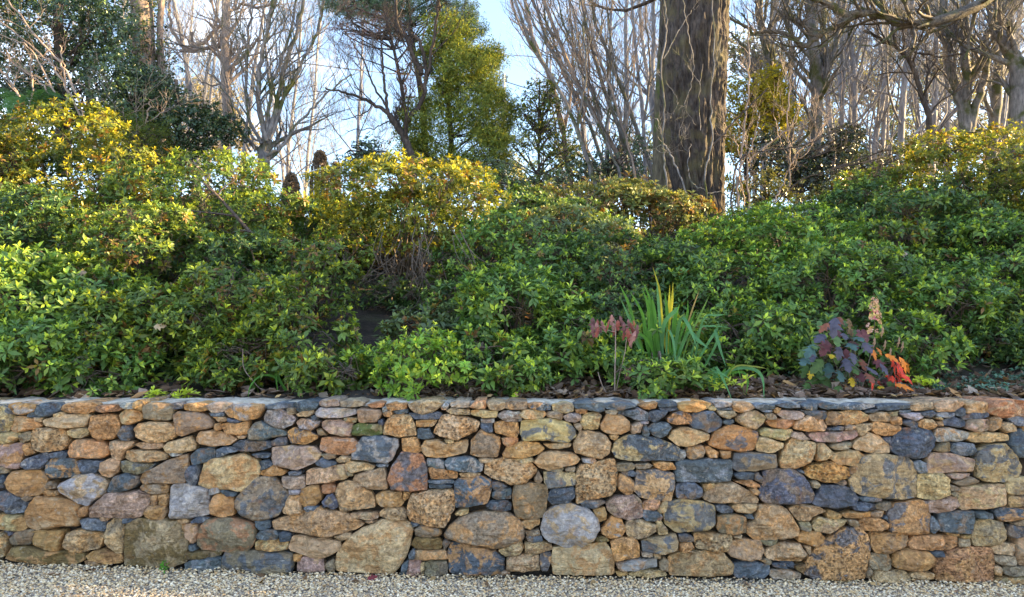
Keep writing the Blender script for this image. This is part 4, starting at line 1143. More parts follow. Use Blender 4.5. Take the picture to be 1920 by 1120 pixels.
def hydrangea():
    R = np.random.default_rng(21); Y = 5.1
    b = P(1610, 752, Y); root = empty('oakleaf_hydrangea', b, 'oak-leaved shrub with purple, green and fiery red autumn leaves just behind the wall', 'shrub')
    b = np.array(b)
    PU = (.12, .115, .17); BG = (.07, .14, .13); GN = (.10, .19, .05); RD = (.85, .07, .03); OR = (.85, .27, .03); YW = (.70, .50, .03); BR = (.25, .09, .05); MR = (.18, .06, .07)
    L = [(1562, 610, PU, .14), (1540, 630, PU, .12), (1548, 648, MR, .14), (1520, 655, BG, .12), (1510, 675, BG, .11), (1535, 685, GN, .13), (1555, 690, BG, .12), (1575, 660, PU, .11), (1598, 645, BG, .12), (1615, 625, MR, .10),
         (1530, 712, GN, .14), (1555, 722, GN, .15), (1580, 700, BG, .13), (1588, 680, PU, .12), (1602, 668, PU, .10), (1608, 630, BG, .11), (1625, 650, PU, .10), (1640, 660, OR, .08), (1635, 690, PU, .12), (1612, 700, MR, .10), (1648, 680, MR, .10),
         (1598, 715, YW, .07), (1605, 690, GN, .11), (1640, 712, RD, .10), (1632, 705, BR, .10), (1660, 690, PU, .09), (1672, 668, OR, .09), (1680, 680, RD, .12), (1690, 690, RD, .12), (1698, 680, OR, .11), (1670, 705, RD, .11), (1685, 715, RD, .12),
         (1695, 720, OR, .11), (1702, 705, RD, .10), (1665, 715, MR, .10), (1675, 722, GN, .09), (1650, 725, YW, .05), (1570, 735, GN, .12), (1590, 740, GN, .11), (1520, 700, YW, .07), (1515, 725, GN, .10), (1560, 665, YW, .08), (1575, 600, BR, .10), (1595, 605, (.25, .15, .06), .09),
         (1545, 612, BR, .09), (1660, 748, YW, .05), (1650, 750, YW, .04), (1545, 700, GN, .12), (1620, 735, GN, .09), (1690, 735, RD, .09), (1525, 668, PU, .1), (1585, 628, PU, .09), (1650, 655, OR, .07), (1630, 745, YW, .05), (1618, 680, BR, .09)]
    m, n, o = mat('hydrangea_leaf'); at = N(n, 'ShaderNodeAttribute', attribute_name='Col'); g = N(n, 'ShaderNodeNewGeometry')
    nz = noise_n(n, 26, 4, .6, g.outputs['Position']); c = mixc(n, .7, at.outputs[0], rampn(n, nz.outputs[0], [(.35, (.6, .6, .6)), (.65, (1.4, 1.35, 1.3))]), 'MULTIPLY')
    p = N(n, 'ShaderNodeBsdfPrincipled'); p.inputs['Roughness'].default_value = .5; n.links.new(c, p.inputs['Base Color']); t = N(n, 'ShaderNodeBsdfTranslucent'); n.links.new(c, t.inputs[0])
    n.links.new(bump(n, nz.outputs[0], .4, .005), p.inputs['Normal'])
    mx = N(n, 'ShaderNodeMixShader'); mx.inputs[0].default_value = .45; n.links.new(p.outputs[0], mx.inputs[1]); n.links.new(t.outputs[0], mx.inputs[2]); n.links.new(mx.outputs[0], o.inputs[0]); M['hyd'] = m
    lines = []
    stems = [np.array(P(x, y, Y+dy)) for x, y, dy in ((1555, 660, .1), (1600, 650, .12), (1640, 640, .1), (1680, 680, .08), (1590, 690, 0))]
    for s in stems: lines.append((spline([b, (b+s)/2+R.normal(0, .015, 3), s], 7), np.linspace(.006, .0035, 7)))
    L = L+[(x+R.normal(0, 9), y+R.normal(0, 9)+4, (MR if R.random() < .15 else GN) if col in (YW, PU, BG, GN, BR) else col, l*.95) for x, y, col, l in L if l > .085]
    for k, (x, y, col, l) in enumerate(L):
        tgt = np.array(P(x, y, Y+(R.uniform(-.16, .10) if k < 57 else R.uniform(.02, .2)))); d = np.array([(x-1610)/160, -.7+R.normal(0, .3), -.35+R.normal(0, .25)])
        tgt = tgt-unit(d)*l*.5
        v, q = lobed(l*(.95 if col in (RD, OR) else 1.02), R, 1.3 if col in (RD, OR) else .5); v[:, 1] *= .7 if col in (RD, OR) else .92; v = orient(v, tgt, d, np.array([R.normal(0, .3), -.75, .8]))
        mesh_np('leaf', v, q, cols={'Col': np.tile(np.array(col)*R.uniform(.85, 1.2), (len(v), 1))}, mat=m, parent=root)
        s = min(stems, key=lambda s: np.linalg.norm(s-tgt)); lines.append((spline([s, (s+tgt)/2+[0, 0, .01], tgt], 4), np.full(4, .0016)))
    V, Q = tubes(lines); mesh_np('stems', V, Q, mat=M['twig'], parent=root)
    # dried flower head: cone of small four-petalled florets
    c0 = np.array(P(1640, 628, Y+.05)); c1 = np.array(P(1640, 560, Y+.05)); pos, ax = [], []
    for i in range(60):
        t = R.random(); a = R.uniform(0, 6.28); r = .062*(1-t*.65)*math.sqrt(R.uniform(.4, 1))
        pos.append(c0*(1-t)+c1*t+[math.cos(a)*r, math.sin(a)*r*.8, 0]); ax.append([math.cos(a), math.sin(a)-.3, .4])
    FL = [whorl_tpl(RT, 4, .017, .015, (.0, .3), 0) for _ in range(3)]; n_ = 60
    pal = np.array([(.62, .40, .22), (.65, .42, .35), (.60, .46, .18), (.62, .22, .25)])[R.choice(4, n_, p=[.4, .3, .2, .1])]
    V, Q, C = scatter(FL, np.array(pos), np.array(ax), R.uniform(.9, 1.3, n_), pal, pal, R); mesh_np('flower_head', V, Q, cols={'Col': C}, mat=M['dry'], parent=root)
    V, Q = tubes([(spline([stems[2], c0, c1], 6), np.full(6, .0025))]); mesh_np('flower_stalk', V, Q, mat=M['twig'], parent=root)
    # shrivelled leaves
    for x, y in ((1640, 640), (1660, 645), (1686, 640), (1693, 648), (1670, 660), (1655, 620)):
        v, q = lobed(.075, R, 1.6); v[:, 1] *= .35; v = orient(v, np.array(P(x, y-8, Y)), np.array([.1, -.1, -1]), np.array([0, -1, .1])); mesh_np('leaf', v, q, cols={'Col': np.tile((.30, .22, .17), (len(v), 1))}, mat=M['dry'], parent=root)
hydrangea()
def wilted():
    R = np.random.default_rng(31); Y = 5.0; b = P(1152, 752, Y); root = empty('wilted_sapling', b, 'thin bare-stemmed sapling with drooping wine-red leaves just behind the wall', 'sapling'); b = np.array(b)
    W = lambda x, y, dy=0: np.array(P(x, y, Y+dy))
    lines = [(spline([b, W(1153, 700), W(1154, 650), W(1154, 600)], 9), np.linspace(.0065, .0035, 9)), (spline([W(1154, 622), W(1140, 620), W(1122, 610)], 5), np.linspace(.003, .002, 5)),
             (spline([W(1154, 620), W(1170, 616), W(1190, 612)], 5), np.linspace(.003, .002, 5)), (spline([W(1154, 605), W(1150, 595), W(1146, 590)], 4), np.linspace(.003, .002, 4)),
             (spline([W(1153, 700), W(1165, 690), W(1172, 688)], 4), np.linspace(.002, .0015, 4)), (spline([W(1146, 752), W(1130, 725), (W(1121, 698))], 5), np.linspace(.004, .003, 5)), (spline([W(1153, 745), W(1162, 700, .03), W(1172, 660, .03), W(1176, 616)], 7), np.linspace(.004, .002, 7)), (spline([W(1154, 735), W(1175, 730), W(1195, 720)], 5), np.linspace(.003, .002, 5))]
    V, Q = tubes(lines); mesh_np('stem', V, Q, mat=M['pale'], parent=root)
    WN = (.27, .08, .07); PK = (.36, .19, .19); DK = (.18, .085, .10)
    for x, y, c, l, w_ in [(1112, 595, DK, .09, .7), (1120, 598, WN, .10, .6), (1127, 600, PK, .09, .5), (1122, 612, WN, .08, .5), (1147, 590, PK, .07, .7), (1158, 600, WN, .07, .7), (1150, 605, PK, .06, .8), (1178, 598, DK, .07, .6), (1186, 612, PK, .10, .6), (1176, 615, WN, .09, .6), (1192, 620, PK, .11, .45), (1188, 600, BRN, .05, .6), (1170, 622, WN, .06, .6), (1173, 690, DK, .09, .8), (1182, 688, PK, .08, .6), (1178, 695, DK, .09, .8), (1130, 726, TNW, .06, .5), (1118, 604, PK, .10, .5), (1110, 608, DK, .09, .5), (1130, 608, DK, .09, .5), (1142, 600, WN, .08, .5), (1162, 592, DK, .08, .5), (1155, 612, WN, .07, .5), (1182, 604, WN, .10, .5), (1195, 608, DK, .10, .5), (1170, 604, DK, .09, .5), (1180, 622, PK, .11, .4), (1186, 694, WN, .09, .5), (1140, 735, TNW, .06, .4), (1170, 735, BRN, .07, .4), (1190, 700, DK, .08, .6)]:
        v, q = lobed(l, R, .8); v[:, 1] *= w_; v = orient(v, W(x, y, R.uniform(-.04, .04)), np.array([R.normal(0, .18), -.15, -1]), np.array([R.normal(0, .5), -1, .1]))
        mesh_np('leaf', v, q, cols={'Col': np.tile(np.array(c)*R.uniform(.8, 1.2), (len(v), 1))}, mat=M['hyd'], parent=root)
BRN = (.30, .12, .06); TNW = (.35, .25, .14)
wilted()

# ---------------------------------------------------------------- litter, ivy, dead twigs, single fallen leaves
def litter():
    R = np.random.default_rng(41); n = 12000
    x = R.uniform(-5, 5, n); y = 4.93+R.uniform(0, 1, n)**1.5*4.0
    near = int(n*.45); y[:near] = 4.93+R.uniform(0, .55, near); x[:near] = R.uniform(-3.9, 3.9, near)
    dk = (x < -.9) & (R.random(n) < .8); y[dk] += 3.5; hl = (np.abs(x+1.0) < .8) & (y > 5.5) & (y < 7.5); y[hl] += 2.5
    T0 = []
    for _ in range(8):
        w_, l = R.uniform(.016, .035), R.uniform(.03, .06)
        T0.append((np.array([[-l, 0, R.uniform(0, .015)], [0, w_, R.uniform(0, .02)], [l, 0, R.uniform(0, .025)], [0, -w_, R.uniform(0, .02)], [0, 0, R.uniform(-.006, .0)]]), np.array([[0, 4, 2, 1], [0, 3, 2, 4]]), np.zeros(5)))
    pos = np.stack([x, y, gz(x, y)+R.uniform(.0, .035, n)], 1); ax = np.array([0, -.1, 1])+R.normal(0, .35, (n, 3))
    pal = np.array([(.20, .14, .11), (.30, .22, .18), (.16, .10, .07), (.40, .32, .27), (.33, .19, .09), (.12, .08, .06)])[R.choice(6, n, p=[.25, .2, .2, .1, .1, .15])]
    V, Q, C = scatter(T0, pos, ax, R.uniform(.6, 1.25, n), pal, pal, R)
    tag(mesh_np('leaf_litter', V, Q, cols={'Col': C}, mat=M['dry']), 'fallen brown and grey leaves lying on the soil of the bank', 'leaf litter', kind='stuff')
    n = 130; x = R.uniform(-3.6, 3.6, n); cp = R.random(n) < .55
    y = np.where(cp, 4.72+R.uniform(0, .26, n), 4.55-np.abs(R.normal(0, .10, n))); z = np.where(cp, 1.085+R.uniform(0, .012, n), gz_gravel(x)+.014)
    pos = np.stack([x, y, z], 1); ax = np.array([0, -.1, 1])+R.normal(0, .25, (n, 3)); pal = np.array([(.26, .17, .11), (.16, .10, .06), (.38, .26, .13)])[R.integers(0, 3, n)]
    V, Q, C = scatter(T0, pos, ax, R.uniform(.3, .62, n), pal, pal, R)
    tag(mesh_np('scattered_leaves', V, Q, cols={'Col': C}, mat=M['dry']), 'small dry leaves scattered along the wall top and the foot of the wall', 'leaves', kind='stuff')
    # ivy mat
    n = 380; x = R.normal(3.15, .42, n); y = np.abs(R.normal(0, .5, n))+5.05
    pos = np.stack([x, y, gz(x, y)+R.uniform(.01, .06, n)], 1); ax = np.array([0, -.4, 1])+R.normal(0, .3, (n, 3)); pal = np.tile((.05, .11, .07), (n, 1))*R.uniform(.7, 1.5, (n, 1))
    V, Q, C = scatter(OVAL, pos, ax, R.uniform(.35, .6, n), pal, pal*1.3, R)
    tag(mesh_np('ivy_ground_cover', V, Q, cols={'Col': C}, mat=M['gloss']), 'dark blue-green ivy creeping over the soil at the lower right', 'ivy', kind='stuff')
litter()
def twigs_thing(name, label, cat, paths, m='twig', seed=0, sub=0, subL=.15, r0=.004):
    R = np.random.default_rng(seed); lines = []; root = None
    for (pts, Y, wpx) in paths:
        p3 = np.array([P(x, y, Y+(q[0] if q else 0)) for x, y, *q in pts]); n = max(6, len(p3)*4)
        if root is None: root = tuple(p3[0])
        c = spline(p3, n); r = wpx*Y/FPX/2
        lines.append((c, np.linspace(r, r*.4, n)))
        for _ in range(sub):
            i = R.integers(n//4, n-1); d = unit(c[min(i+1, n-1)]-c[i-1]); pr = unit(np.cross(d, R.normal(0, 1, 3)))
            grow(lines, c[i], d*.7+pr*.7, subL*R.uniform(.5, 1.3), max(r*.45, .002), 2, R, (2, 4), .1, .2, (.4, .9), .6, 4)
    V, Q = tubes(lines); V = V-np.array(root)
    o = mesh_np(name, V, Q, mat=M[m]); o.location = root; return tag(o, label, cat)
Rh = np.random.default_rng(51); hang = []
for i in range(24):
    x0 = Rh.uniform(700, 880); y0 = 440+Rh.uniform(-15, 50); dx = (x0-780)*.5+Rh.normal(0, 25); L_ = Rh.uniform(70, 150)
    hang.append(([(x0, y0, .1), (x0+dx*.4+Rh.normal(0, 8), y0+L_*.4, -.1), (x0+dx*.8+Rh.normal(0, 10), y0+L_*.75, -.15), (x0+dx+Rh.normal(0, 12), y0+L_, -.1)], 6.3, Rh.uniform(1.2, 2.6)))
twigs_thing('dead_azalea', 'tangle of bare grey dead azalea twigs hanging in the dark hollow', 'dead shrub', hang, 'twig', 52, 2, .16)
twigs_thing('azalea_limb', 'dark forked limb showing through the azalea below the many-stemmed bare tree', 'branch', [([(500, 470, .1), (455, 420, 0), (415, 375, 0), (385, 345, .05)], 6.75, 9), ([(440, 405, 0), (400, 400, -.05), (350, 395, 0)], 6.75, 5), ([(470, 435, 0), (450, 432, -.05), (430, 440, 0)], 6.75, 4)], 'dark', 53, 5, .25)
twigs_thing('fallen_branch', 'pale dead twig curving down just left of the small strap-leaved clump', 'branch', [([(455, 655, 0), (457, 690, 0), (475, 715, 0), (490, 730, 0), (515, 728, 0)], 5.05, 2.5)], 'pale', 54, 0)
def fallen(px, py, Y, l, col, label, seed, d=(1, -.2, .2), up=(0, -.9, .6)):
    R = np.random.default_rng(seed); v, q = lobed(l, R, .4); p = np.array(P(px, py, Y)); v = orient(v, p*0, np.array(d), np.array(up)); v -= v.mean(0)
    o = mesh_np('fallen_leaf', v, q, cols={'Col': np.tile(col, (len(v), 1))}, mat=M['dry']); o.location = p; tag(o, label, 'leaf', 'large fallen leaves')
fallen(494, 536, 5.62, .10, (.50, .46, .44), 'large pale grey fallen leaf caught on the azalea behind the twin seedlings', 1)
fallen(299, 612, 5.28, .09, (.50, .40, .28), 'tan fallen leaf lying on the low olive azalea, left part', 2)
fallen(152, 512, 5.6, .08, (.33, .25, .18), 'brown fallen leaf caught in the far left azalea', 3)
fallen(1690, 475, 5.95, .10, (.38, .30, .26), 'curled grey-brown leaf on the blue-green azalea at right', 4)
fallen(1480, 718, 5.1, .11, (.42, .26, .12), 'orange-brown fallen leaf on the soil left of the oak-leaved shrub', 5, (1, .2, .1), (0, -.5, 1))
fallen(698, 1083, 4.43, .06, (.16, .04, .05), 'dark red curled leaf on the gravel under the big tan boulder', 6, (1, .3, .5), (0, -.6, 1))
fallen(70, 1083, 4.45, .075, (.10, .09, .09), 'flat dark grey leaf on the gravel at the far left', 7, (1, .1, .0), (0, -.1, 1))
# ---------------------------------------------------------------- big trunk
def big_trunk():
    Y = 9.4; b = P(1312, 450, Y)
    root = empty('big_tree', (b.x, Y, float(gz(b.x, Y))), 'massive tree trunk with furrowed grey bark and a sunlit right edge', 'tree')
    prof = [(470, 1312, 46), (430, 1311, 42), (400, 1309, 40), (340, 1306, 44), (280, 1302, 52), (200, 1300, 56), (100, 1301, 57), (0, 1303, 58), (-200, 1304, 57), (-700, 1306, 48), (-1500, 1310, 38)]
    zs = [P(x, y, Y).z for y, x, r in prof]; xs_ = [P(x, y, Y).x for y, x, r in prof]; rs = [r*.95*Y/FPX for y, x, r in prof]
    nz_, na = 520, 230; Z = np.linspace(zs[0]-.4, 9.5, nz_)**1.0; V = np.zeros((nz_, na, 3))
    for i, z in enumerate(Z):
        cx = np.interp(z, zs, xs_); r = np.interp(z, zs, rs)
        for j in range(na):
            a = 2*math.pi*j/na; ca, sa = math.cos(a), math.sin(a)
            q = Vector((ca*6.5+.25*noise.noise(Vector((ca*3, sa*3, z*2))), sa*6.5, z*1.9))
            n1 = noise.noise(q); n2 = noise.noise(Vector((ca*14, sa*14, z*4.5+5)))
            rd = 1-abs(n1)*2; h = .052*rd+.022*(1-abs(n2)*2)+.05*noise.noise(Vector((ca*1.2, sa*1.2, z*.5)))*(1.2 if z < 4 else .6)
            V[i, j] = (cx+ca*(r+h), Y+sa*(r+h), z)
    i = np.arange(nz_-1)[:, None]*na; j = np.arange(na)[None]; Q = np.stack([i+j, i+(j+1) % na, i+na+(j+1) % na, i+na+j], -1).reshape(-1, 4)
    m = bark_mat('furrowed_bark', (.016, .014, .015), (.10, .085, .080), 34, .26, 1.0, bd=.03, moss=(.09, .08, .05))
    mesh_np('trunk', V, Q, mat=m, parent=root)
    R = np.random.default_rng(61); lines = []
    for k in range(14):
        z = 5.4+R.uniform(0, 4); a = R.uniform(0, 6.28); c = np.array([np.interp(z, zs, xs_), Y, z])
        grow(lines, c+[math.cos(a)*.3, math.sin(a)*.3, 0], [math.cos(a), math.sin(a), .5], R.uniform(1.6, 2.6), R.uniform(.05, .1), 3, R, (3, 5), .2, .16)
    V, Q = tubes(lines); mesh_np('branches', V, Q, mat=M['dark'], parent=root)
    # second stem behind
    Y2 = 10.3; root = empty('mossy_tree', (P(1245, 420, Y2).x, Y2, float(gz(2.1, Y2))), 'thinner dark mossy trunk half hidden behind the left side of the massive trunk', 'tree')
    p3 = np.array([P(x, y, Y2) for x, y in ((1244, 440), (1243, 300), (1246, 180), (1252, 60), (1258, -200), (1262, -500))])
    V, Q = tubes([(spline(p3, 20), np.linspace(.16, .1, 20))]); mesh_np('trunk', V, Q, mat=bark_mat('mossy_bark', (.04, .035, .03), (.15, .13, .09), 30, moss=(.07, .09, .025)), parent=root)
big_trunk()

M['limb'] = bark_mat('mossy_limb_bark', (.05, .045, .042), (.17, .15, .13), 34, .8, 1.0, moss=(.075, .085, .03))
# ---------------------------------------------------------------- traced bare trees
def traced(name, label, cat, Y, paths, m='grey', seed=0, twigs=10, tL=.9, lvl=2, up=.3, group=None, dyr=.35, tw=.0022, dens=(3, 5), wig=.16):
    R = np.random.default_rng(seed+500); thick, thin = [], []
    p0 = P(*paths[0][0][0][:2], Y); root = empty(name, (p0.x, Y, p0.z), label, cat, group)
    for (pts, w0, w1) in paths:
        if name == 'pale_sapling': w0 *= .8; w1 *= .8
        p3 = []
        dd = R.uniform(-dyr, dyr)
        for k, (x, y, *q) in enumerate(pts): p3.append(P(x, y, Y+(q[0] if q else dd*k/len(pts))))
        p3 = np.array(p3); n = max(8, len(p3)*5); c = spline(p3, n); c[1:-1] += R.normal(0, .008*Y/9, (n-2, 3))
        r0, r1 = w0*Y/FPX/2, w1*Y/FPX/2; rad = np.linspace(r0, r1, n); thick.append((c, rad))
        Lp = np.linalg.norm(np.diff(c, axis=0), axis=1).sum()
        for _ in range(int(twigs*Lp/1.5)+1):
            i = R.integers(n//5, n-1); d = unit(c[min(i+1, n-1)]-c[i-1]); pr = unit(np.cross(d, R.normal(0, 1, 3)))
            grow(thin, c[i], d*.75+pr*.65+[0, 0, up*.3], tL*R.uniform(.5, 1.3), max(rad[i]*.42, tw), lvl, R, dens, up, wig, (.35, .8), .6, 5, .5)
    V, Q = tubes(thick+(thin if len(thin) < 150 or name != 'bare_tree' else [])); mesh_np('trunk', V, Q, mat=M[m] if isinstance(m, str) else m, parent=root)
    if thin and (len(thin) < 150 or name != 'bare_tree'): pass
    elif thin: V, Q = tubes(thin); mesh_np('twigs', V, Q, mat=M[m] if isinstance(m, str) else m, parent=root)
    return root
traced('bare_tree', 'many-stemmed bare tree spreading fan-like in front of the blue sky, left of centre', 'tree', 11.0, [
    ([(495, 330), (495, 290), (500, 265)], 24, 22), ([(500, 265), (486, 200), (487, 120), (505, 40), (520, -60), (530, -200)], 11, 6), ([(502, 262), (515, 210), (530, 140), (560, 50), (580, -60), (600, -160)], 11, 5),
    ([(505, 262), (535, 180), (565, 120), (595, 60), (615, -40)], 8, 4), ([(500, 262), (505, 200), (512, 150), (540, 80), (560, -20)], 8, 4), ([(500, 292), (530, 275), (555, 235), (590, 200), (625, 165), (660, 140)], 7, 3),
    ([(492, 268), (470, 250), (440, 200), (405, 150), (370, 110)], 5, 2), ([(490, 270), (465, 210), (462, 120), (470, 20), (475, -80)], 7, 4), ([(470, 285), (448, 240), (430, 180), (415, 90), (420, 0)], 4, 2), ([(478, 285), (468, 240), (455, 150), (440, 60)], 4, 2)],
    'grey', 1, 9, .75, 2, .35)
traced('bare_tree', 'straight pinkish bare trunk with long sideways curving limbs, left of the many-stemmed tree', 'tree', 14.0, [
    ([(428, 330), (425, 200), (422, 100), (424, 0), (426, -150), (428, -400)], 20, 14), ([(424, 85), (380, 92), (345, 90), (318, 40), (322, -20)], 9, 5), ([(345, 92), (385, 78), (420, 40), (450, 10), (490, 14), (520, -4), (560, -20)], 8, 4),
    ([(360, 60), (362, 88), (400, 90), (450, 90), (500, 72), (540, 55)], 6, 3), ([(424, 150), (400, 160), (370, 150)], 5, 2)], 'pale', 2, 5, .9, 2, .25)
traced('bare_tree', 'dark leaning tree with bare branches reaching left over the pale sky, beside the green tree', 'tree', 11.5, [
    ([(785, 330), (772, 290), (755, 255), (730, 215)], 15, 12), ([(730, 215), (700, 195), (670, 180), (640, 172), (610, 165)], 8, 3), ([(728, 212), (722, 170), (718, 120), (715, 70)], 7, 3), ([(725, 200), (700, 160), (680, 110), (655, 70)], 5, 2),
    ([(762, 265), (762, 230), (785, 200), (800, 150), (790, 90), (770, 60)], 10, 6), ([(790, 140), (765, 80), (745, 40), (740, -40)], 10, 5), ([(800, 150), (812, 80), (820, 20), (822, -80)], 7, 5), ([(735, 222), (715, 235), (690, 242), (650, 245)], 3, 1.5), ([(700, 195), (680, 215), (640, 225)], 3, 1.5)],
    'dark', 3, 6, .7, 3, .3)
# saplings fanning left of the big trunk
sp = []
Rf = np.random.default_rng(71)
for i in range(11):
    x0 = Rf.uniform(1080, 1250); lean = Rf.uniform(.28, .5)*(1 if x0 > 1120 else .6); hgt = Rf.uniform(340, 460)
    w0 = Rf.uniform(5, 11)
    pth = [([(x0, 380), (x0-lean*60+Rf.normal(0, 4), 300), (x0-lean*180+Rf.normal(0, 6), 180), (x0-lean*hgt*.8, 60), (x0-lean*hgt, -60), (x0-lean*hgt*1.1, -200)], w0, w0*.45)]
    if i % 2: pth.append(([(x0-lean*120, 220), (x0-lean*150-25, 120), (x0-lean*200-60, 20), (x0-lean*220-80, -60)], w0*.5, 2))
    else: pth.append(([(x0-lean*100, 240), (x0-lean*100+15, 140), (x0-lean*130+20, 40), (x0-lean*150+15, -80)], w0*.6, 2.4))
    where = ['first', 'second', 'third', 'fourth', 'fifth', 'sixth', 'seventh', 'eighth', 'ninth', 'tenth', 'eleventh']
    sp.append((x0, pth))
sp.sort(key=lambda t: t[0])
for i, (x0, pth) in enumerate(sp):
    traced('bare_sapling', where[i]+' from the left of the slender leaning bare trees beside the massive trunk', 'tree', 10.8+Rf.uniform(0, 3.5), pth, 'grey' if i % 3 else 'pale', 80+i, 5, .8, 2, .4, group='slender leaning bare trees left of the massive trunk')
# pale thin saplings round the trunk, lit pinkish
traced('pale_sapling', 'pale wiry sapling with wavy stems in front of the left side of the massive trunk', 'sapling', 8.55, [
    ([(1252, 400), (1248, 330), (1243, 270), (1245, 200), (1240, 120), (1250, 60), (1245, 0), (1240, -60)], 5, 3), ([(1300, 425), (1292, 380), (1275, 330), (1255, 285), (1244, 270)], 4.5, 4), ([(1243, 262), (1230, 225), (1212, 215), (1200, 160)], 3.5, 2), ([(1244, 270), (1222, 282), (1200, 285)], 3.5, 2),
    ([(1248, 150), (1270, 190), (1262, 215)], 2.4, 1.2), ([(1244, 110), (1290, 30), (1310, 10)], 3, 1.5)], 'grey', 91, 1, .3, 2, .2)
traced('pale_sapling', 'pale wavy sapling crossing the middle of the massive trunk', 'sapling', 8.5, [
    ([(1323, 425), (1325, 370), (1322, 320), (1335, 270), (1333, 200), (1340, 100), (1336, 0)], 5, 2.4), ([(1323, 358), (1305, 350), (1292, 330), (1290, 300), (1295, 270)], 4, 2), ([(1325, 365), (1350, 360), (1365, 368), (1380, 390)], 3.5, 2.5),
    ([(1280, 0), (1290, 60), (1300, 110), (1298, 150), (1285, 200), (1305, 235)], 3, 1.5), ([(1313, 245), (1310, 180), (1318, 120)], 2, 1)], 'grey', 92, 1, .3, 2, .2)
traced('pale_sapling', 'pair of pale pinkish sapling stems just right of the massive trunk, before the yellow leaves', 'sapling', 8.7, [
    ([(1381, 410), (1384, 350), (1388, 300), (1395, 250), (1402, 180), (1404, 100), (1400, 20)], 7, 3), ([(1404, 405), (1403, 350), (1402, 300), (1418, 250), (1425, 210)], 5, 2), ([(1388, 298), (1380, 270), (1375, 250)], 4, 2), ([(1402, 305), (1440, 270), (1480, 240), (1500, 200)], 4.5, 2), ([(1400, 400), (1392, 360), (1386, 330)], 4, 3)], 'pale', 93, 4, .4, 2, .2)
traced('pale_sapling', 'pale branching sapling in front of the grey wood, right of the yellow-leaved tree', 'sapling', 8.8, [
    ([(1480, 350), (1482, 310), (1478, 260), (1478, 200), (1484, 130)], 5, 3), ([(1450, 380), (1470, 340), (1482, 310)], 4, 3), ([(1482, 310), (1500, 280), (1535, 255), (1550, 215)], 4, 2), ([(1485, 300), (1510, 290), (1535, 250), (1555, 210)], 3.5, 2), ([(1480, 300), (1462, 260), (1450, 200)], 3, 1.6), ([(1478, 250), (1495, 220), (1498, 190)], 2.5, 1.5)], 'pale', 94, 4, .45, 2, .2)
traced('bare_branch_shrub', 'dark low shrub with long nearly level twigs crossing right of the massive trunk', 'shrub', 8.6, [
    ([(1372, 420), (1375, 350), (1388, 298), (1420, 285), (1480, 278), (1530, 262), (1580, 235)], 4, 2.5), ([(1330, 280), (1350, 260), (1375, 230), (1400, 205), (1440, 165)], 5, 2.5), ([(1560, 390), (1600, 350), (1640, 330), (1700, 322)], 4, 2), ([(1450, 385), (1500, 340), (1560, 320), (1640, 300)], 3, 1.6)], 'dark', 95, 8, .6, 2, .15)
# wood on the right
traced('bare_tree', 'mossy bare trunk standing right of the yellow-leaved tree, dividing near the top of the photo', 'tree', 12.0, [
    ([(1530, 360), (1532, 250), (1530, 150), (1522, 60), (1516, -80), (1510, -300)], 25, 15), ([(1534, 180), (1556, 120), (1572, 60), (1590, -40)], 13, 8), ([(1528, 150), (1545, 80), (1545, 0), (1550, -90)], 12, 8)], 'grey', 4, 4, 1.1, 3, .3)
traced('bare_tree', 'pale twin-trunk bare tree leaning left behind the pale branching sapling', 'tree', 12.6, [
    ([(1478, 370), (1482, 300), (1476, 240), (1455, 150), (1430, 60), (1418, -60), (1400, -250)], 20, 12), ([(1500, 360), (1468, 220), (1448, 130), (1440, 60), (1470, 20), (1490, -40)], 12, 8), ([(1450, 250), (1420, 180), (1400, 100), (1370, 60)], 9, 4)], 'grey', 5, 4, 1.1, 3, .3)
traced('bare_tree', 'gnarled tree limb, thick and mossy, crossing level near the top right', 'tree', 10.2, [
    ([(2060, -150, .5), (1960, -80, .4), (1880, -20, .3), (1810, 22, .1), (1745, 42, 0), (1690, 45, 0), (1655, 28, 0), (1620, 25, 0), (1585, 30, 0)], 24, 13), ([(1590, 32, 0), (1565, 15, 0), (1540, 2, 0), (1505, -12, 0), (1460, -50, 0)], 15, 9), ([(1600, 30, 0), (1570, 48, 0), (1545, 62, 0), (1525, 75, 0), (1505, 88, 0), (1497, 80, 0), (1478, 65, 0), (1440, 58, 0), (1415, 62, 0), (1395, 48, 0), (1360, 32, 0)], 13, 5),
    ([(1655, 28, 0), (1650, -20, 0), (1640, -80, 0)], 8, 5), ([(1520, 62, 0), (1500, 45, 0), (1480, 35, 0), (1485, 15, 0), (1500, -10, 0)], 7, 4)], 'limb', 6, 9, .7, 3, .25)
traced('bare_tree', 'dark curved bare tree bending left between the wood trunks at the right', 'tree', 10.8, [
    ([(1745, 300), (1742, 230), (1728, 180), (1712, 130), (1690, 95), (1655, 75), (1620, 58)], 12, 5), ([(1738, 200), (1738, 150), (1755, 110)], 6, 3), ([(1712, 130), (1720, 100), (1760, 106), (1800, 100), (1840, 86)], 5, 3)], 'dark', 7, 9, .8, 3, .3)
traced('bare_tree', 'stout three-stemmed bare tree behind the high yellow-topped azalea', 'tree', 11.6, [
    ([(1808, 330), (1806, 250), (1800, 190), (1782, 130), (1770, 40), (1765, -80), (1760, -300)], 19, 11), ([(1812, 250), (1812, 150), (1810, 60), (1806, -60), (1800, -300)], 19, 12), ([(1818, 250), (1835, 180), (1850, 120), (1848, 70), (1870, 40), (1900, -20)], 16, 9), ([(1852, 110), (1880, 70), (1895, 30), (1910, -40)], 8, 5)], 'grey', 8, 4, 1.0, 3, .3)
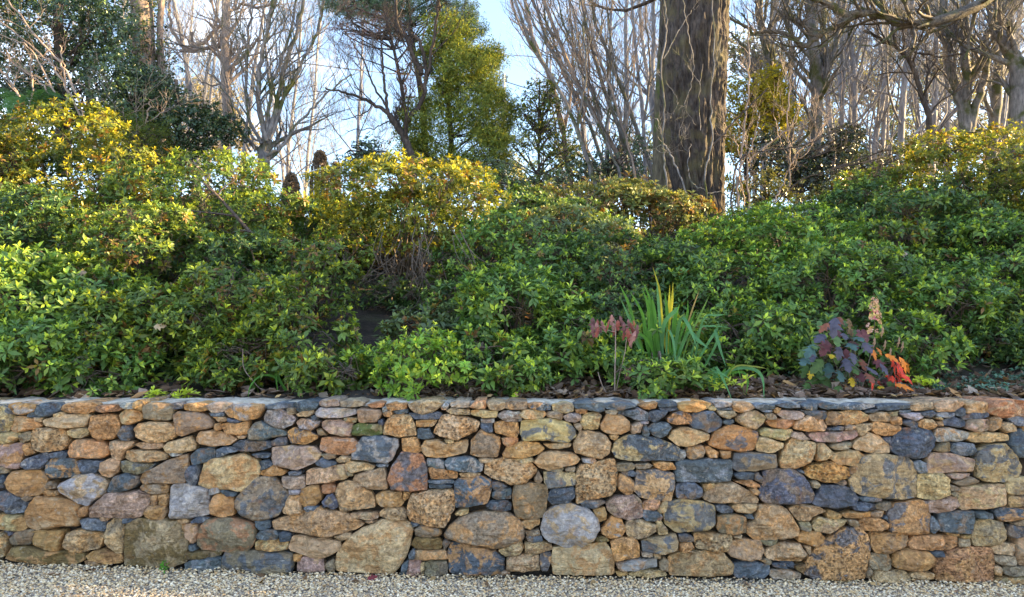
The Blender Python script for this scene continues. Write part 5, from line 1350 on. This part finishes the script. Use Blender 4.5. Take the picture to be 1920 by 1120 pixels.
traced('bare_tree', 'tall pale grey trunk beside the thick mossy one at the right edge', 'tree', 12.2, [
    ([(1855, 330), (1865, 230), (1872, 140), (1870, 50), (1868, -80), (1866, -300)], 21, 15), ([(1870, 180), (1885, 110), (1892, 40)], 9, 5)], 'grey', 9, 4, 1.0, 3, .3)
traced('bare_tree', 'thick dark mossy trunk at the right edge of the photo', 'tree', 11.0, [
    ([(1920, 340), (1915, 220), (1912, 140), (1895, 100), (1870, 60)], 50, 18), ([(1918, 180), (1945, 110), (1960, 20), (1965, -150)], 34, 20)], 'grey', 10, 4, .9, 3, .3)
# left bare shrub and small ones
traced('bare_shrub', 'pale bare shrub with long stems leaning left before the dark evergreen at the upper left', 'shrub', 8.9, [
    ([(58, 225), (40, 190), (22, 160), (0, 130), (-30, 100)], 5, 3), ([(156, 220), (140, 170), (105, 110), (60, 60), (15, 0), (-10, -40)], 5, 3), ([(152, 220), (110, 140), (70, 95), (0, 40)], 4.5, 3), ([(122, 215), (90, 150), (55, 90), (0, 65)], 4, 2), ([(120, 212), (80, 160), (40, 130), (0, 95)], 3.5, 2), ([(56, 215), (62, 170), (58, 130), (60, 100)], 4, 2),
    ([(25, 165), (35, 130), (48, 90)], 3, 1.5), ([(14, 145), (18, 110), (5, 85)], 3, 1.5), ([(125, 190), (120, 130), (112, 85)], 3.5, 1.6)], 'pale', 11, 3, .5, 2, .15)
traced('bare_shrub', 'small bare forked shrub behind the mounds, right of the pale left shrub', 'shrub', 8.7, [
    ([(240, 275), (255, 250), (275, 225), (280, 190)], 4.5, 2.5), ([(250, 255), (235, 225), (228, 200)], 3, 1.5), ([(210, 232), (260, 205), (300, 180)], 3, 1.5), ([(262, 240), (300, 215), (320, 205)], 3, 1.5)], 'pale', 12, 4, .5, 2, .15)

# ---------------------------------------------------------------- leafy trees
def leafy(name, label, cat, Y, crown, tone_a, tone_b, tpl, dens, m='gloss', trunk=None, tm='dark', size=1.0, seed=0, depth=.8, group=None, ax0=(0, -.2, .4), thr=-.3, nscale=1.6, sub=7):
    "crown: (px, py, rx px, ry px) lobes"
    R = np.random.default_rng(seed+700); k = Y/FPX; lob = []
    for (x, y, rx, ry) in crown:
        c = np.array(P(x, y, Y+R.uniform(-.3, .3)*depth)); r = np.array([rx*k, max(min(rx, ry)*k*.8, depth*.4), ry*k]); 
        for _ in range(sub):
            d = R.normal(0, 1, 3); d /= np.linalg.norm(d); s = R.uniform(.28, .5); lob.append(np.r_[c+d*r*(1-s*.6), r*s])
        lob.append(np.r_[c, r*.7])
    lob = np.array(lob); b = np.array(P(*(trunk[0][0][0] if trunk else (crown[-1][0], crown[-1][1]+crown[-1][3])), Y))
    root = empty(name, b, label, cat, group)
    pos, nrm, ins = on_surface(R, lob, dens, .35, .6, .8)
    nz = np.array([noise.noise(Vector(p*nscale+np.array([seed*3.3, 0, 0]))) for p in pos]); keep = (nz > thr) & (pos[:, 2] > gz(pos[:, 0], pos[:, 1])); pos, nrm, nz = pos[keep], nrm[keep], nz[keep]
    pos = pos+R.normal(0, .05*Y/10, pos.shape); n = len(pos); ax = nrm*.6+np.array(ax0)+R.normal(0, .5, pos.shape)
    ca = np.array(tone_a)*R.uniform(.65, 1.35, (n, 1)); cb = np.array(tone_b)*R.uniform(.7, 1.3, (n, 1))
    V, Q, C = scatter(tpl, pos, ax, R.uniform(.7, 1.25, n)*size, ca, cb, R); mesh_np('crown', V, Q, cols={'Col': C}, mat=M[m], parent=root)
    lines = []
    if trunk:
        for (pts, w0, w1) in trunk:
            c = spline(np.array([P(x, y, Y) for x, y in pts]), 14); lines.append((c, np.linspace(w0, w1, 14)*k/2))
    tp = lines[0][0] if lines else np.array([b, b+[0, 0, .5]])
    for l in lob:
        q = tp[np.argmin(np.linalg.norm(tp-l[:3]-[0, 0, -.4], axis=1))]
        lines.append((spline([q, (q+l[:3])/2+R.normal(0, .08, 3), l[:3]], 6), np.linspace(3.5*k/2, 1.6*k/2, 6)))
        for _ in range(3):
            e = l[:3]+unit(R.normal(0, 1, 3))*l[3:]; lines.append((spline([l[:3], (l[:3]+e)/2+R.normal(0, .04, 3), e], 4), np.linspace(1.8*k/2, .8*k/2, 4)))
    V, Q = tubes(lines); mesh_np('trunk', V, Q, mat=M[tm], parent=root)
    return root
leafy('evergreen_tree', 'big dark glossy-leaved evergreen filling the upper left corner', 'tree', 10.6, [(40, 90, 150, 150), (150, 150, 130, 110), (130, 20, 120, 110), (20, 10, 120, 120), (230, 190, 90, 80), (200, 60, 60, 90)], (.030, .070, .050), (.15, .22, .06), OVAL, 300,
      trunk=[([(120, 330), (115, 200), (110, 60), (105, -100)], 26, 14)], seed=1, size=.85, thr=-.22)
leafy('evergreen_tree', 'lower dark evergreen behind the bronze azalea mound, right of the big upper left one', 'tree', 10.8, [(330, 230, 85, 70), (390, 250, 55, 45), (270, 180, 60, 60)], (.028, .062, .036), (.10, .15, .04), OVAL, 330, trunk=[([(340, 330), (335, 230), (330, 150)], 14, 7)], seed=2, size=.85, thr=-.3)
leafy('ivy_clad_tree', 'ivy-clad trunk with orange sunlit bark patches, right of the upper left evergreen', 'tree', 12.5, [(275, 40, 45, 90), (290, 130, 50, 60), (250, 100, 25, 90), (265, -40, 60, 60)], (.04, .07, .03), (.13, .16, .04), OVAL, 130, trunk=[([(278, 340), (272, 200), (268, 60), (262, -80), (260, -300)], 46, 36), ([(300, 330), (306, 200), (300, 60), (310, -80)], 18, 10)], tm='pale', seed=3, size=.9, thr=-.15, sub=5)
leafy('green_tree', 'loose light green leafy tree right of the dark leaning tree', 'tree', 12.0, [(850, 250, 100, 85), (880, 190, 85, 60), (860, 120, 70, 65), (835, 60, 55, 50), (905, 285, 70, 45), (800, 290, 50, 45), (905, 110, 45, 28), (925, 230, 40, 60)], (.15, .225, .06), (.44, .44, .08), NARROW, 420, m='soft', trunk=[([(850, 360), (845, 250), (835, 130), (822, 0)], 12, 6)], seed=4, thr=-.42, size=.8)
leafy('needle_tree', 'blue-green feathery tree crown at the top of the photo left of centre', 'tree', 13.5, [(690, 10, 60, 35), (760, 20, 60, 45), (850, 15, 60, 45), (880, 50, 30, 25), (640, -10, 40, 40), (720, -60, 120, 50), (840, -60, 90, 50)], (.13, .21, .17), (.24, .32, .19), NARROW, 420, m='soft', trunk=[([(800, 320), (790, 180), (770, 60), (760, -60)], 13, 8)], seed=5, thr=-.3, size=.75)
leafy('seeding_tree', 'purplish-brown feathery tree full of dry seed heads below the blue-green crown', 'tree', 12.8, [(670, 70, 55, 50), (720, 60, 50, 45), (770, 110, 35, 60), (765, 190, 22, 60), (655, 30, 30, 40)], (.22, .15, .17), (.26, .18, .16), NARROW, 170, m='dry', trunk=[([(760, 300), (758, 200), (740, 100), (720, 20)], 9, 4)], seed=6, thr=-.1, size=.5)
leafy('young_evergreen', 'thin dark evergreen with layered branches between the green tree and the slender leaning trees', 'tree', 12.0, [(1010, 170, 35, 22), (985, 215, 35, 25), (1020, 240, 50, 25), (990, 285, 50, 30), (1050, 290, 40, 30), (1030, 200, 25, 15)], (.07, .12, .05), (.28, .28, .07), OVAL, 170, m='soft', trunk=[([(1012, 360), (1010, 260), (1012, 150)], 6, 3)], seed=7, thr=-.25, size=.75)
leafy('yellow_leaved_tree', 'yellow-green sunlit leafy tree just right of the massive trunk', 'tree', 11.4, [(1395, 190, 35, 40), (1420, 220, 45, 45), (1440, 170, 40, 40), (1380, 250, 35, 55), (1390, 330, 30, 45), (1470, 210, 35, 40)], (.26, .25, .03), (.60, .52, .05), OVAL, 380, m='soft', trunk=[([(1402, 400), (1400, 300), (1408, 160)], 7, 4)], seed=8, thr=-.2, size=.85)
leafy('dark_shrub', 'dark bushy shrub in the shade behind the pale saplings right of the massive trunk', 'shrub', 11.2, [(1450, 300, 60, 55), (1530, 320, 60, 50), (1610, 300, 55, 40), (1580, 260, 50, 30)], (.022, .038, .028), (.07, .09, .03), OVAL, 170, trunk=[([(1500, 400), (1500, 340), (1500, 290)], 9, 6)], seed=9, thr=-.15)
leafy('dark_shrub', 'blue-green shrub below the slender leaning trees, left of the massive trunk', 'shrub', 11.6, [(1130, 310, 45, 35), (1190, 300, 40, 40), (1080, 330, 50, 25), (1160, 260, 25, 25)], (.045, .085, .055), (.12, .17, .06), OVAL, 140, trunk=[([(1140, 380), (1140, 330), (1140, 290)], 7, 5)], seed=10, thr=-.15, size=.8)
leafy('conifer_shrub', 'olive-green conifer shrub behind the golden azalea mound at the left', 'shrub', 8.9, [(215, 245, 60, 30), (260, 260, 60, 35), (300, 290, 50, 25)], (.07, .10, .02), (.14, .17, .03), NARROW, 330, m='soft', seed=11, size=.45, thr=-.4)
leafy('dark_shrub', 'small dark leafy shrub on the skyline between fence rails and golden-crested azalea', 'shrub', 9.0, [(650, 320, 30, 20), (700, 300, 35, 18), (690, 275, 25, 12)], (.035, .07, .045), (.10, .15, .06), OVAL, 200, seed=12, size=.6)
leafy('dark_shrub', 'green shrub on the skyline behind the dark azalea, right of the golden crest', 'shrub', 9.6, [(860, 330, 60, 30), (940, 325, 60, 30), (1010, 345, 60, 25)], (.055, .095, .035), (.17, .22, .05), OVAL, 200, seed=13, size=.65)
leafy('dark_shrub', 'yellow-green shrub behind the olive skyline azalea at right', 'shrub', 9.4, [(1620, 340, 40, 22), (1680, 300, 50, 28), (1560, 370, 50, 20)], (.06, .085, .03), (.22, .22, .05), OVAL, 170, seed=14, size=.65)
leafy('dark_shrub', 'thicket of olive undergrowth behind the bright green azalea, below the pale saplings', 'shrub', 10.0, [(1400, 385, 50, 30), (1480, 380, 50, 32), (1440, 350, 40, 25)], (.07, .09, .03), (.26, .24, .05), OVAL, 200, seed=15, size=.6, thr=-.3)
leafy('dark_shrub', 'thicket of olive-brown undergrowth low behind the dark shaded shrub at right', 'shrub', 12.5, [(1600, 350, 60, 30), (1700, 330, 60, 35), (1540, 360, 50, 25)], (.09, .085, .04), (.24, .20, .07), OVAL, 150, seed=16, size=.8, thr=-.25)
# fern fronds
def fern():
    R = np.random.default_rng(81); Y = 9.0; b = P(40, 235, Y); root = empty('tree_fern', b, 'green fern fronds behind the pale bare shrub at the far left', 'fern'); b = np.array(b)
    for k in range(12):
        e = np.array(P(R.uniform(-60, 130), R.uniform(175, 235), Y+R.uniform(-.5, .3))); mid = (b+e)/2+[0, 0, .22]; c = spline([b-[0, 0, .3], mid, e], 40)
        tn = np.gradient(c, axis=0); Vs, Qs = [], []
        for i in range(6, 40):
            d = unit(tn[i]); s = unit(np.cross(d, [0, 0, 1.])); l = .13*math.sin((i-4)/36*math.pi)**.7+.012
            for sg in (-1, 1):
                a = c[i]; t = a+s*sg*l+d*l*.35-[0, 0, l*.25]; w_ = d*.007; m_ = (a+t)/2
                Vs += [a, m_-w_, t, m_+w_]; n0 = len(Vs)-4; Qs.append([n0, n0+1, n0+2, n0+3])
        tv, tq = tubes([(c, np.linspace(.005, .002, 40))], 4); Qs = np.vstack([np.array(Qs), tq+len(Vs)]); V = np.vstack([np.array(Vs), tv]); mesh_np('frond', V, Qs, cols={'Col': np.tile((.07, .16, .055), (len(V), 1))*R.uniform(.8, 1.3)}, mat=M['soft'], parent=root)
fern()

# ---------------------------------------------------------------- bare woodland behind (copies of a few templates)
TPL = []
for t in range(5):
    R = np.random.default_rng(900+t); root = empty('woodland_tree', (0, 0, -50), 'x', 'tree'); lines = []
    nst = [1, 2, 1, 3, 2][t]
    for s in range(nst):
        p = np.array([R.normal(0, .1), R.normal(0, .1), 0]); d = unit([R.normal(0, .12), R.normal(0, .12), 1]); n = 16; pts = [p]; H = 9
        for i in range(n): d = unit(d+R.normal(0, .05, 3)+[0, 0, .05]); pts.append(pts[-1]+d*H/n)
        pts = np.array(pts); rad = np.linspace(.075, .022, n+1)*R.uniform(.7, 1.1); lines.append((pts, rad))
        nt_ = len(lines)
        for c in range(15):
            i = R.integers(2, n-1); perp = unit(np.cross(d, R.normal(0, 1, 3)))
            grow(lines, pts[i], np.array([0, 0, .8])+perp*R.uniform(.5, 1.1), R.uniform(1.3, 2.6), rad[i]*.4, 3, R, (3, 4), .3, .14, (.35, .8), .6, 5, .48)
    big_ = [l for l in lines if l[1][0] > .016]; sm = [l for l in lines if l[1][0] <= .016]
    V, Q = tubes(big_, 6); mesh_np('trunk', V, Q, mat=M['far'], parent=None).parent = root
    V, Q = tubes([(p, np.maximum(r, .0036)) for p, r in sm], 3); mesh_np('twigs', V, Q, mat=M['far'], parent=None).parent = root
    TPL.append(root)
# px, depth, scale, template, place in words
WOOD = [(1440, 15, 1, 0), (1500, 18, 1.1, 1), (1570, 16, 1, 2), (1600, 14.5, .9, 3), (1640, 17, 1.1, 4), (1680, 14, .9, 0), (1710, 19, 1.2, 1), (1760, 15.5, 1, 2), (1790, 18, 1.1, 3), (1840, 14.5, 1, 4), (1880, 17, 1.1, 0), (1930, 15, 1, 1), (1620, 21, 1.2, 2),
        (1180, 17, 1, 2), (1120, 20, 1.1, 0), (1210, 22, 1.2, 4), (1080, 24, 1.1, 1), (1230, 15.5, 1, 3), (380, 20, 1.0, 1), (340, 17, .95, 4), (455, 19, 1, 0), (300, 21, 1, 2), (540, 22, 1, 3), (660, 20, .9, 2), (210, 16, 1, 3), (-60, 18, 1.1, 1), (-160, 16, 1, 0),]
used = set(); zones = [(250, 'behind the upper left evergreen'), (400, 'behind the ivy-clad trunk'), (500, 'behind the pinkish trunk'), (700, 'behind the dark leaning tree'), (1250, 'in the haze left of the massive trunk'), (1480, 'just right of the massive trunk'), (1620, 'behind the mossy dividing trunk'), (1720, 'behind the dark curved tree'), (1830, 'behind the three-stemmed tree'), (3000, 'at the right edge')]
cnt = {}; kinds = ['single-stemmed', 'twin-stemmed', 'slim single-stemmed', 'three-stemmed', 'double-stemmed']; words = ['nearest', 'second nearest', 'third nearest', 'fourth nearest', 'fifth nearest', 'sixth nearest', 'seventh nearest', 'eighth nearest', 'ninth nearest']
WOOD.sort(key=lambda t: t[1])
for i, (px, Y, sc, t) in enumerate(WOOD):
    o = copy_tree(TPL[t]) if t in used else TPL[t]; used.add(t)
    x = (px-960)/FPX*Y; o.location = (x, Y, float(gz(x, Y))-.1); o.rotation_euler = (0, 0, i*1.7); o.scale = (sc, sc, sc)
    z = next(w_ for lim, w_ in zones if px < lim); cnt[z] = cnt.get(z, 0)+1
    o['label'] = f'{kinds[t]} bare tree, {words[cnt[z]-1]} of those {z}'; o['category'] = 'tree'; o['group'] = 'bare trees of the wood beyond the bank'
# evergreens added out of view at the right; their shade keeps the lower bank and the wall out of the low sun
for k, (x, Y, h_, lab) in enumerate([(9.3, 4.9, 9.0, 'nearest'), (9.6, 6.2, 8.8, 'second nearest'), (9.9, 7.3, 7.2, 'third nearest'), (10.2, 8.3, 5.2, 'farthest')]):
    px = 960+x/Y*FPX; e = lambda z: 640-(z-EYE)/Y*FPX; s = FPX/Y
    leafy('evergreen_tree', lab+' of the four dark evergreens added for shade beyond the right edge of the photo', 'tree', Y, [(px, e(h_*.66), .9*s, h_*.24*s), (px-.2*s, e(h_*.36), .9*s, h_*.24*s), (px, e(h_*.86), .8*s, h_*.14*s)], (.03, .06, .03), (.10, .15, .04), OVAL, 150, trunk=[([(px, e(1)), (px, e(h_*.5)), (px, e(h_))], .3*s, .1*s)], seed=60+k, size=1.5, thr=-.45)
# far leafy trees closing the horizon
leafy('distant_tree', 'distant pale sunlit tree beyond the pinkish trunk', 'tree', 26, [(385, 190, 50, 55), (350, 240, 50, 50), (420, 250, 50, 60)], (.30, .27, .17), (.42, .36, .20), OVAL, 70, m='soft', seed=20, size=2.2, depth=2, thr=-.2)
leafy('distant_tree', 'distant flat-topped pine crown just right of the massive trunk', 'tree', 26, [(1410, 95, 50, 14), (1380, 80, 40, 12), (1450, 110, 40, 14), (1400, 120, 50, 10)], (.09, .12, .06), (.26, .26, .12), OVAL, 40, m='soft', trunk=[([(1415, 400), (1415, 250), (1412, 100)], 9, 6)], tm='far', seed=21, size=1.8, depth=2, thr=-.3)
for k, (x, w_, top, a, lab) in enumerate([(1080, 90, 270, (.20, .22, .12), 'distant hazy shrubbery low behind the slender leaning trees'), (1200, 80, 240, (.14, .18, .12), 'distant bluish tree mass immediately left of the massive trunk'), (1530, 130, 210, (.16, .17, .08), 'distant olive tree mass behind the pale branching sapling'), (1680, 110, 190, (.15, .17, .10), 'distant tree mass behind the dark curved tree'),
        (1850, 130, 180, (.14, .15, .10), 'distant tree mass behind the three-stemmed tree'), (1600, 60, 60, (.22, .22, .08), 'distant sunlit olive tree above the dark shaded shrub'), (1760, 70, 70, (.20, .21, .10), 'distant olive tree between the dark curved tree and the three-stemmed one'), (960, 70, 290, (.24, .24, .10), 'distant yellowish bush right of the green tree'), (250, 150, 200, (.12, .16, .10), 'distant tree mass behind the ivy-clad trunk')]):
    leafy('distant_tree', lab, 'tree', 24+k, [(x, top+60, w_*.6, 60), (x-w_*.5, top+90, w_*.5, 50), (x+w_*.5, top+90, w_*.5, 50)], a, np.array(a)*1.6, OVAL, 50, m='soft', seed=30+k, size=2.0, depth=2, thr=-.12)

# ---------------------------------------------------------------- thin bright air between here and the far trees
def haze():
    x0, x1, y0, y1, z0, z1 = -60, 60, -30, 75, -3, 24
    V = [(x, y, z) for z in (z0, z1) for y in (y0, y1) for x in (x0, x1)]
    Q = [(0, 2, 3, 1), (4, 5, 7, 6), (0, 1, 5, 4), (2, 6, 7, 3), (0, 4, 6, 2), (1, 3, 7, 5)]
    m, n, o = mat('haze_air'); v = N(n, 'ShaderNodeVolumePrincipled'); v.inputs['Color'].default_value = (.93, .96, 1, 1); v.inputs['Density'].default_value = HAZE; v.inputs['Anisotropy'].default_value = .2
    n.links.new(v.outputs[0], o.inputs['Volume']); tag(mesh_np('haze', V, Q, mat=m, smooth=False), 'thin pale haze softening the far trees', 'haze', kind='stuff')
HAZE = 0
if HAZE: haze()

# ---------------------------------------------------------------- clipped conifers, fence rails, pole and wires
def cone_conifer(px, py_top, py_bot, wpx, Y, label, seed):
    R = np.random.default_rng(seed); a = np.array(P(px, py_bot, Y)); b = np.array(P(px, py_top, Y)); k = Y/FPX; H = b[2]-a[2]; root = empty('clipped_conifer', a, label, 'conifer', 'brown clipped conifers beyond the bank')
    n = 2200; t = R.random(n)**.8; th = R.uniform(0, 6.28, n); r = wpx*k/2*np.sqrt(np.clip(1-t**2.2, .02, 1))*(1+.10*np.sin(t*28)+R.normal(0, .05, n))
    pos = np.stack([a[0]+r*np.cos(th), a[1]+r*np.sin(th), a[2]+t*H], 1); ax = np.stack([np.cos(th), np.sin(th), np.full(n, .8)], 1)+R.normal(0, .3, (n, 3)); c = np.tile((.24, .20, .17), (n, 1))*R.uniform(.6, 1.3, (n, 1))
    V, Q, C = scatter(OVAL, pos, ax, R.uniform(.8, 1.3, n)*1.2, c, c*1.3, R); mesh_np('foliage', V, Q, cols={'Col': C}, mat=M['dry'], parent=root)
    V, Q = tubes([(np.array([a-[0, 0, 1.5], a+[0, 0, H*.8]]), np.array([wpx*k*.36, wpx*k*.12]))], 8); mesh_np('stem', V, Q, mat=M['dark'], parent=root)
cone_conifer(599, 287, 400, 30, 17, 'tallest brown clipped conifer standing behind the white fence rails', 1)
cone_conifer(628, 309, 400, 13, 19, 'small brown conifer tip right of the tallest one', 2)
cone_conifer(545, 330, 400, 26, 16, 'dark conifer behind azalea leaves left of the fence rails', 3)
def plain(name, c, r=.6, metal=0):
    m, n, o = mat(name); p = N(n, 'ShaderNodeBsdfPrincipled'); p.inputs['Base Color'].default_value = (*c, 1); p.inputs['Roughness'].default_value = r; g = N(n, 'ShaderNodeNewGeometry'); z = noise_n(n, 12, 4, .6, g.outputs['Position'])
    n.links.new(mixc(n, .5, (*c,), rampn(n, z.outputs[0], [(.3, tuple(.7*x for x in c)), (.7, tuple(min(1, 1.2*x) for x in c))])), p.inputs['Base Color']); n.links.new(p.outputs[0], o.inputs[0]); return m
WM = plain('white_paint', (.75, .75, .74)); PM = plain('pole_grey', (.42, .50, .58)); WR = plain('wire_black', (.05, .05, .055))
Yf = 10.5; fr = empty('fence', P(600, 380, Yf), 'thin white metal fence rails with upright bars showing in the skyline dip', 'fence')
bars = []
for x, t in ((588, 312), (600, 310), (617, 302), (568, 320), (579, 316), (610, 318)):
    V, Q = tubes([(np.array([P(x, t, Yf), P(x+1, 400, Yf)]), np.array([.0055, .0055]))], 6); mesh_np('bar', V, Q, mat=WM, parent=fr)
V, Q = tubes([(np.array([P(560, 328, Yf), P(592, 319, Yf), P(622, 314, Yf)]), np.full(3, .006))], 6); mesh_np('rail', V, Q, mat=WM, parent=fr)
Yp = 24; pr = empty('utility_pole', P(946, 420, Yp), 'pale blue-grey utility pole with a short bracket showing above the green tree', 'pole')
V, Q = tubes([(np.array([P(947, 420, Yp), P(944, 140, Yp)]), np.array([.085, .07]))], 10); mesh_np('pole', V, Q, mat=PM, parent=pr)
V, Q = tubes([(np.array([P(942, 146, Yp), P(952, 144, Yp)]), np.full(2, .05)), (np.array([P(944, 152, Yp), P(951, 150, Yp)]), np.full(2, .05))], 6); mesh_np('bracket', V, Q, mat=PM, parent=pr)
def wire(a, b, Ya, Yb, sag, r, label):
    p, q = np.array(P(*a, Ya)), np.array(P(*b, Yb)); t = np.linspace(0, 1, 30)[:, None]; c = p*(1-t)+q*t; c[:, 2] -= sag*4*(t*(1-t))[:, 0]
    V, Q = tubes([(c-p, np.full(30, r))], 5); o = mesh_np('overhead_wire', V, Q, mat=WR); o.location = p; tag(o, label, 'wire', 'overhead wires')
wire((280, 75), (944, 152), 13, 24, .15, .012, 'thick overhead wire running from the upper left down to the pole')
wire((944, 152), (1330, 250), 24, 20, .1, .014, 'overhead wire running right from the pole behind the slender trees')
wire((470, 296), (1000, 312), 22, 22, .1, .008, 'thin low overhead wire just above the fence rails')
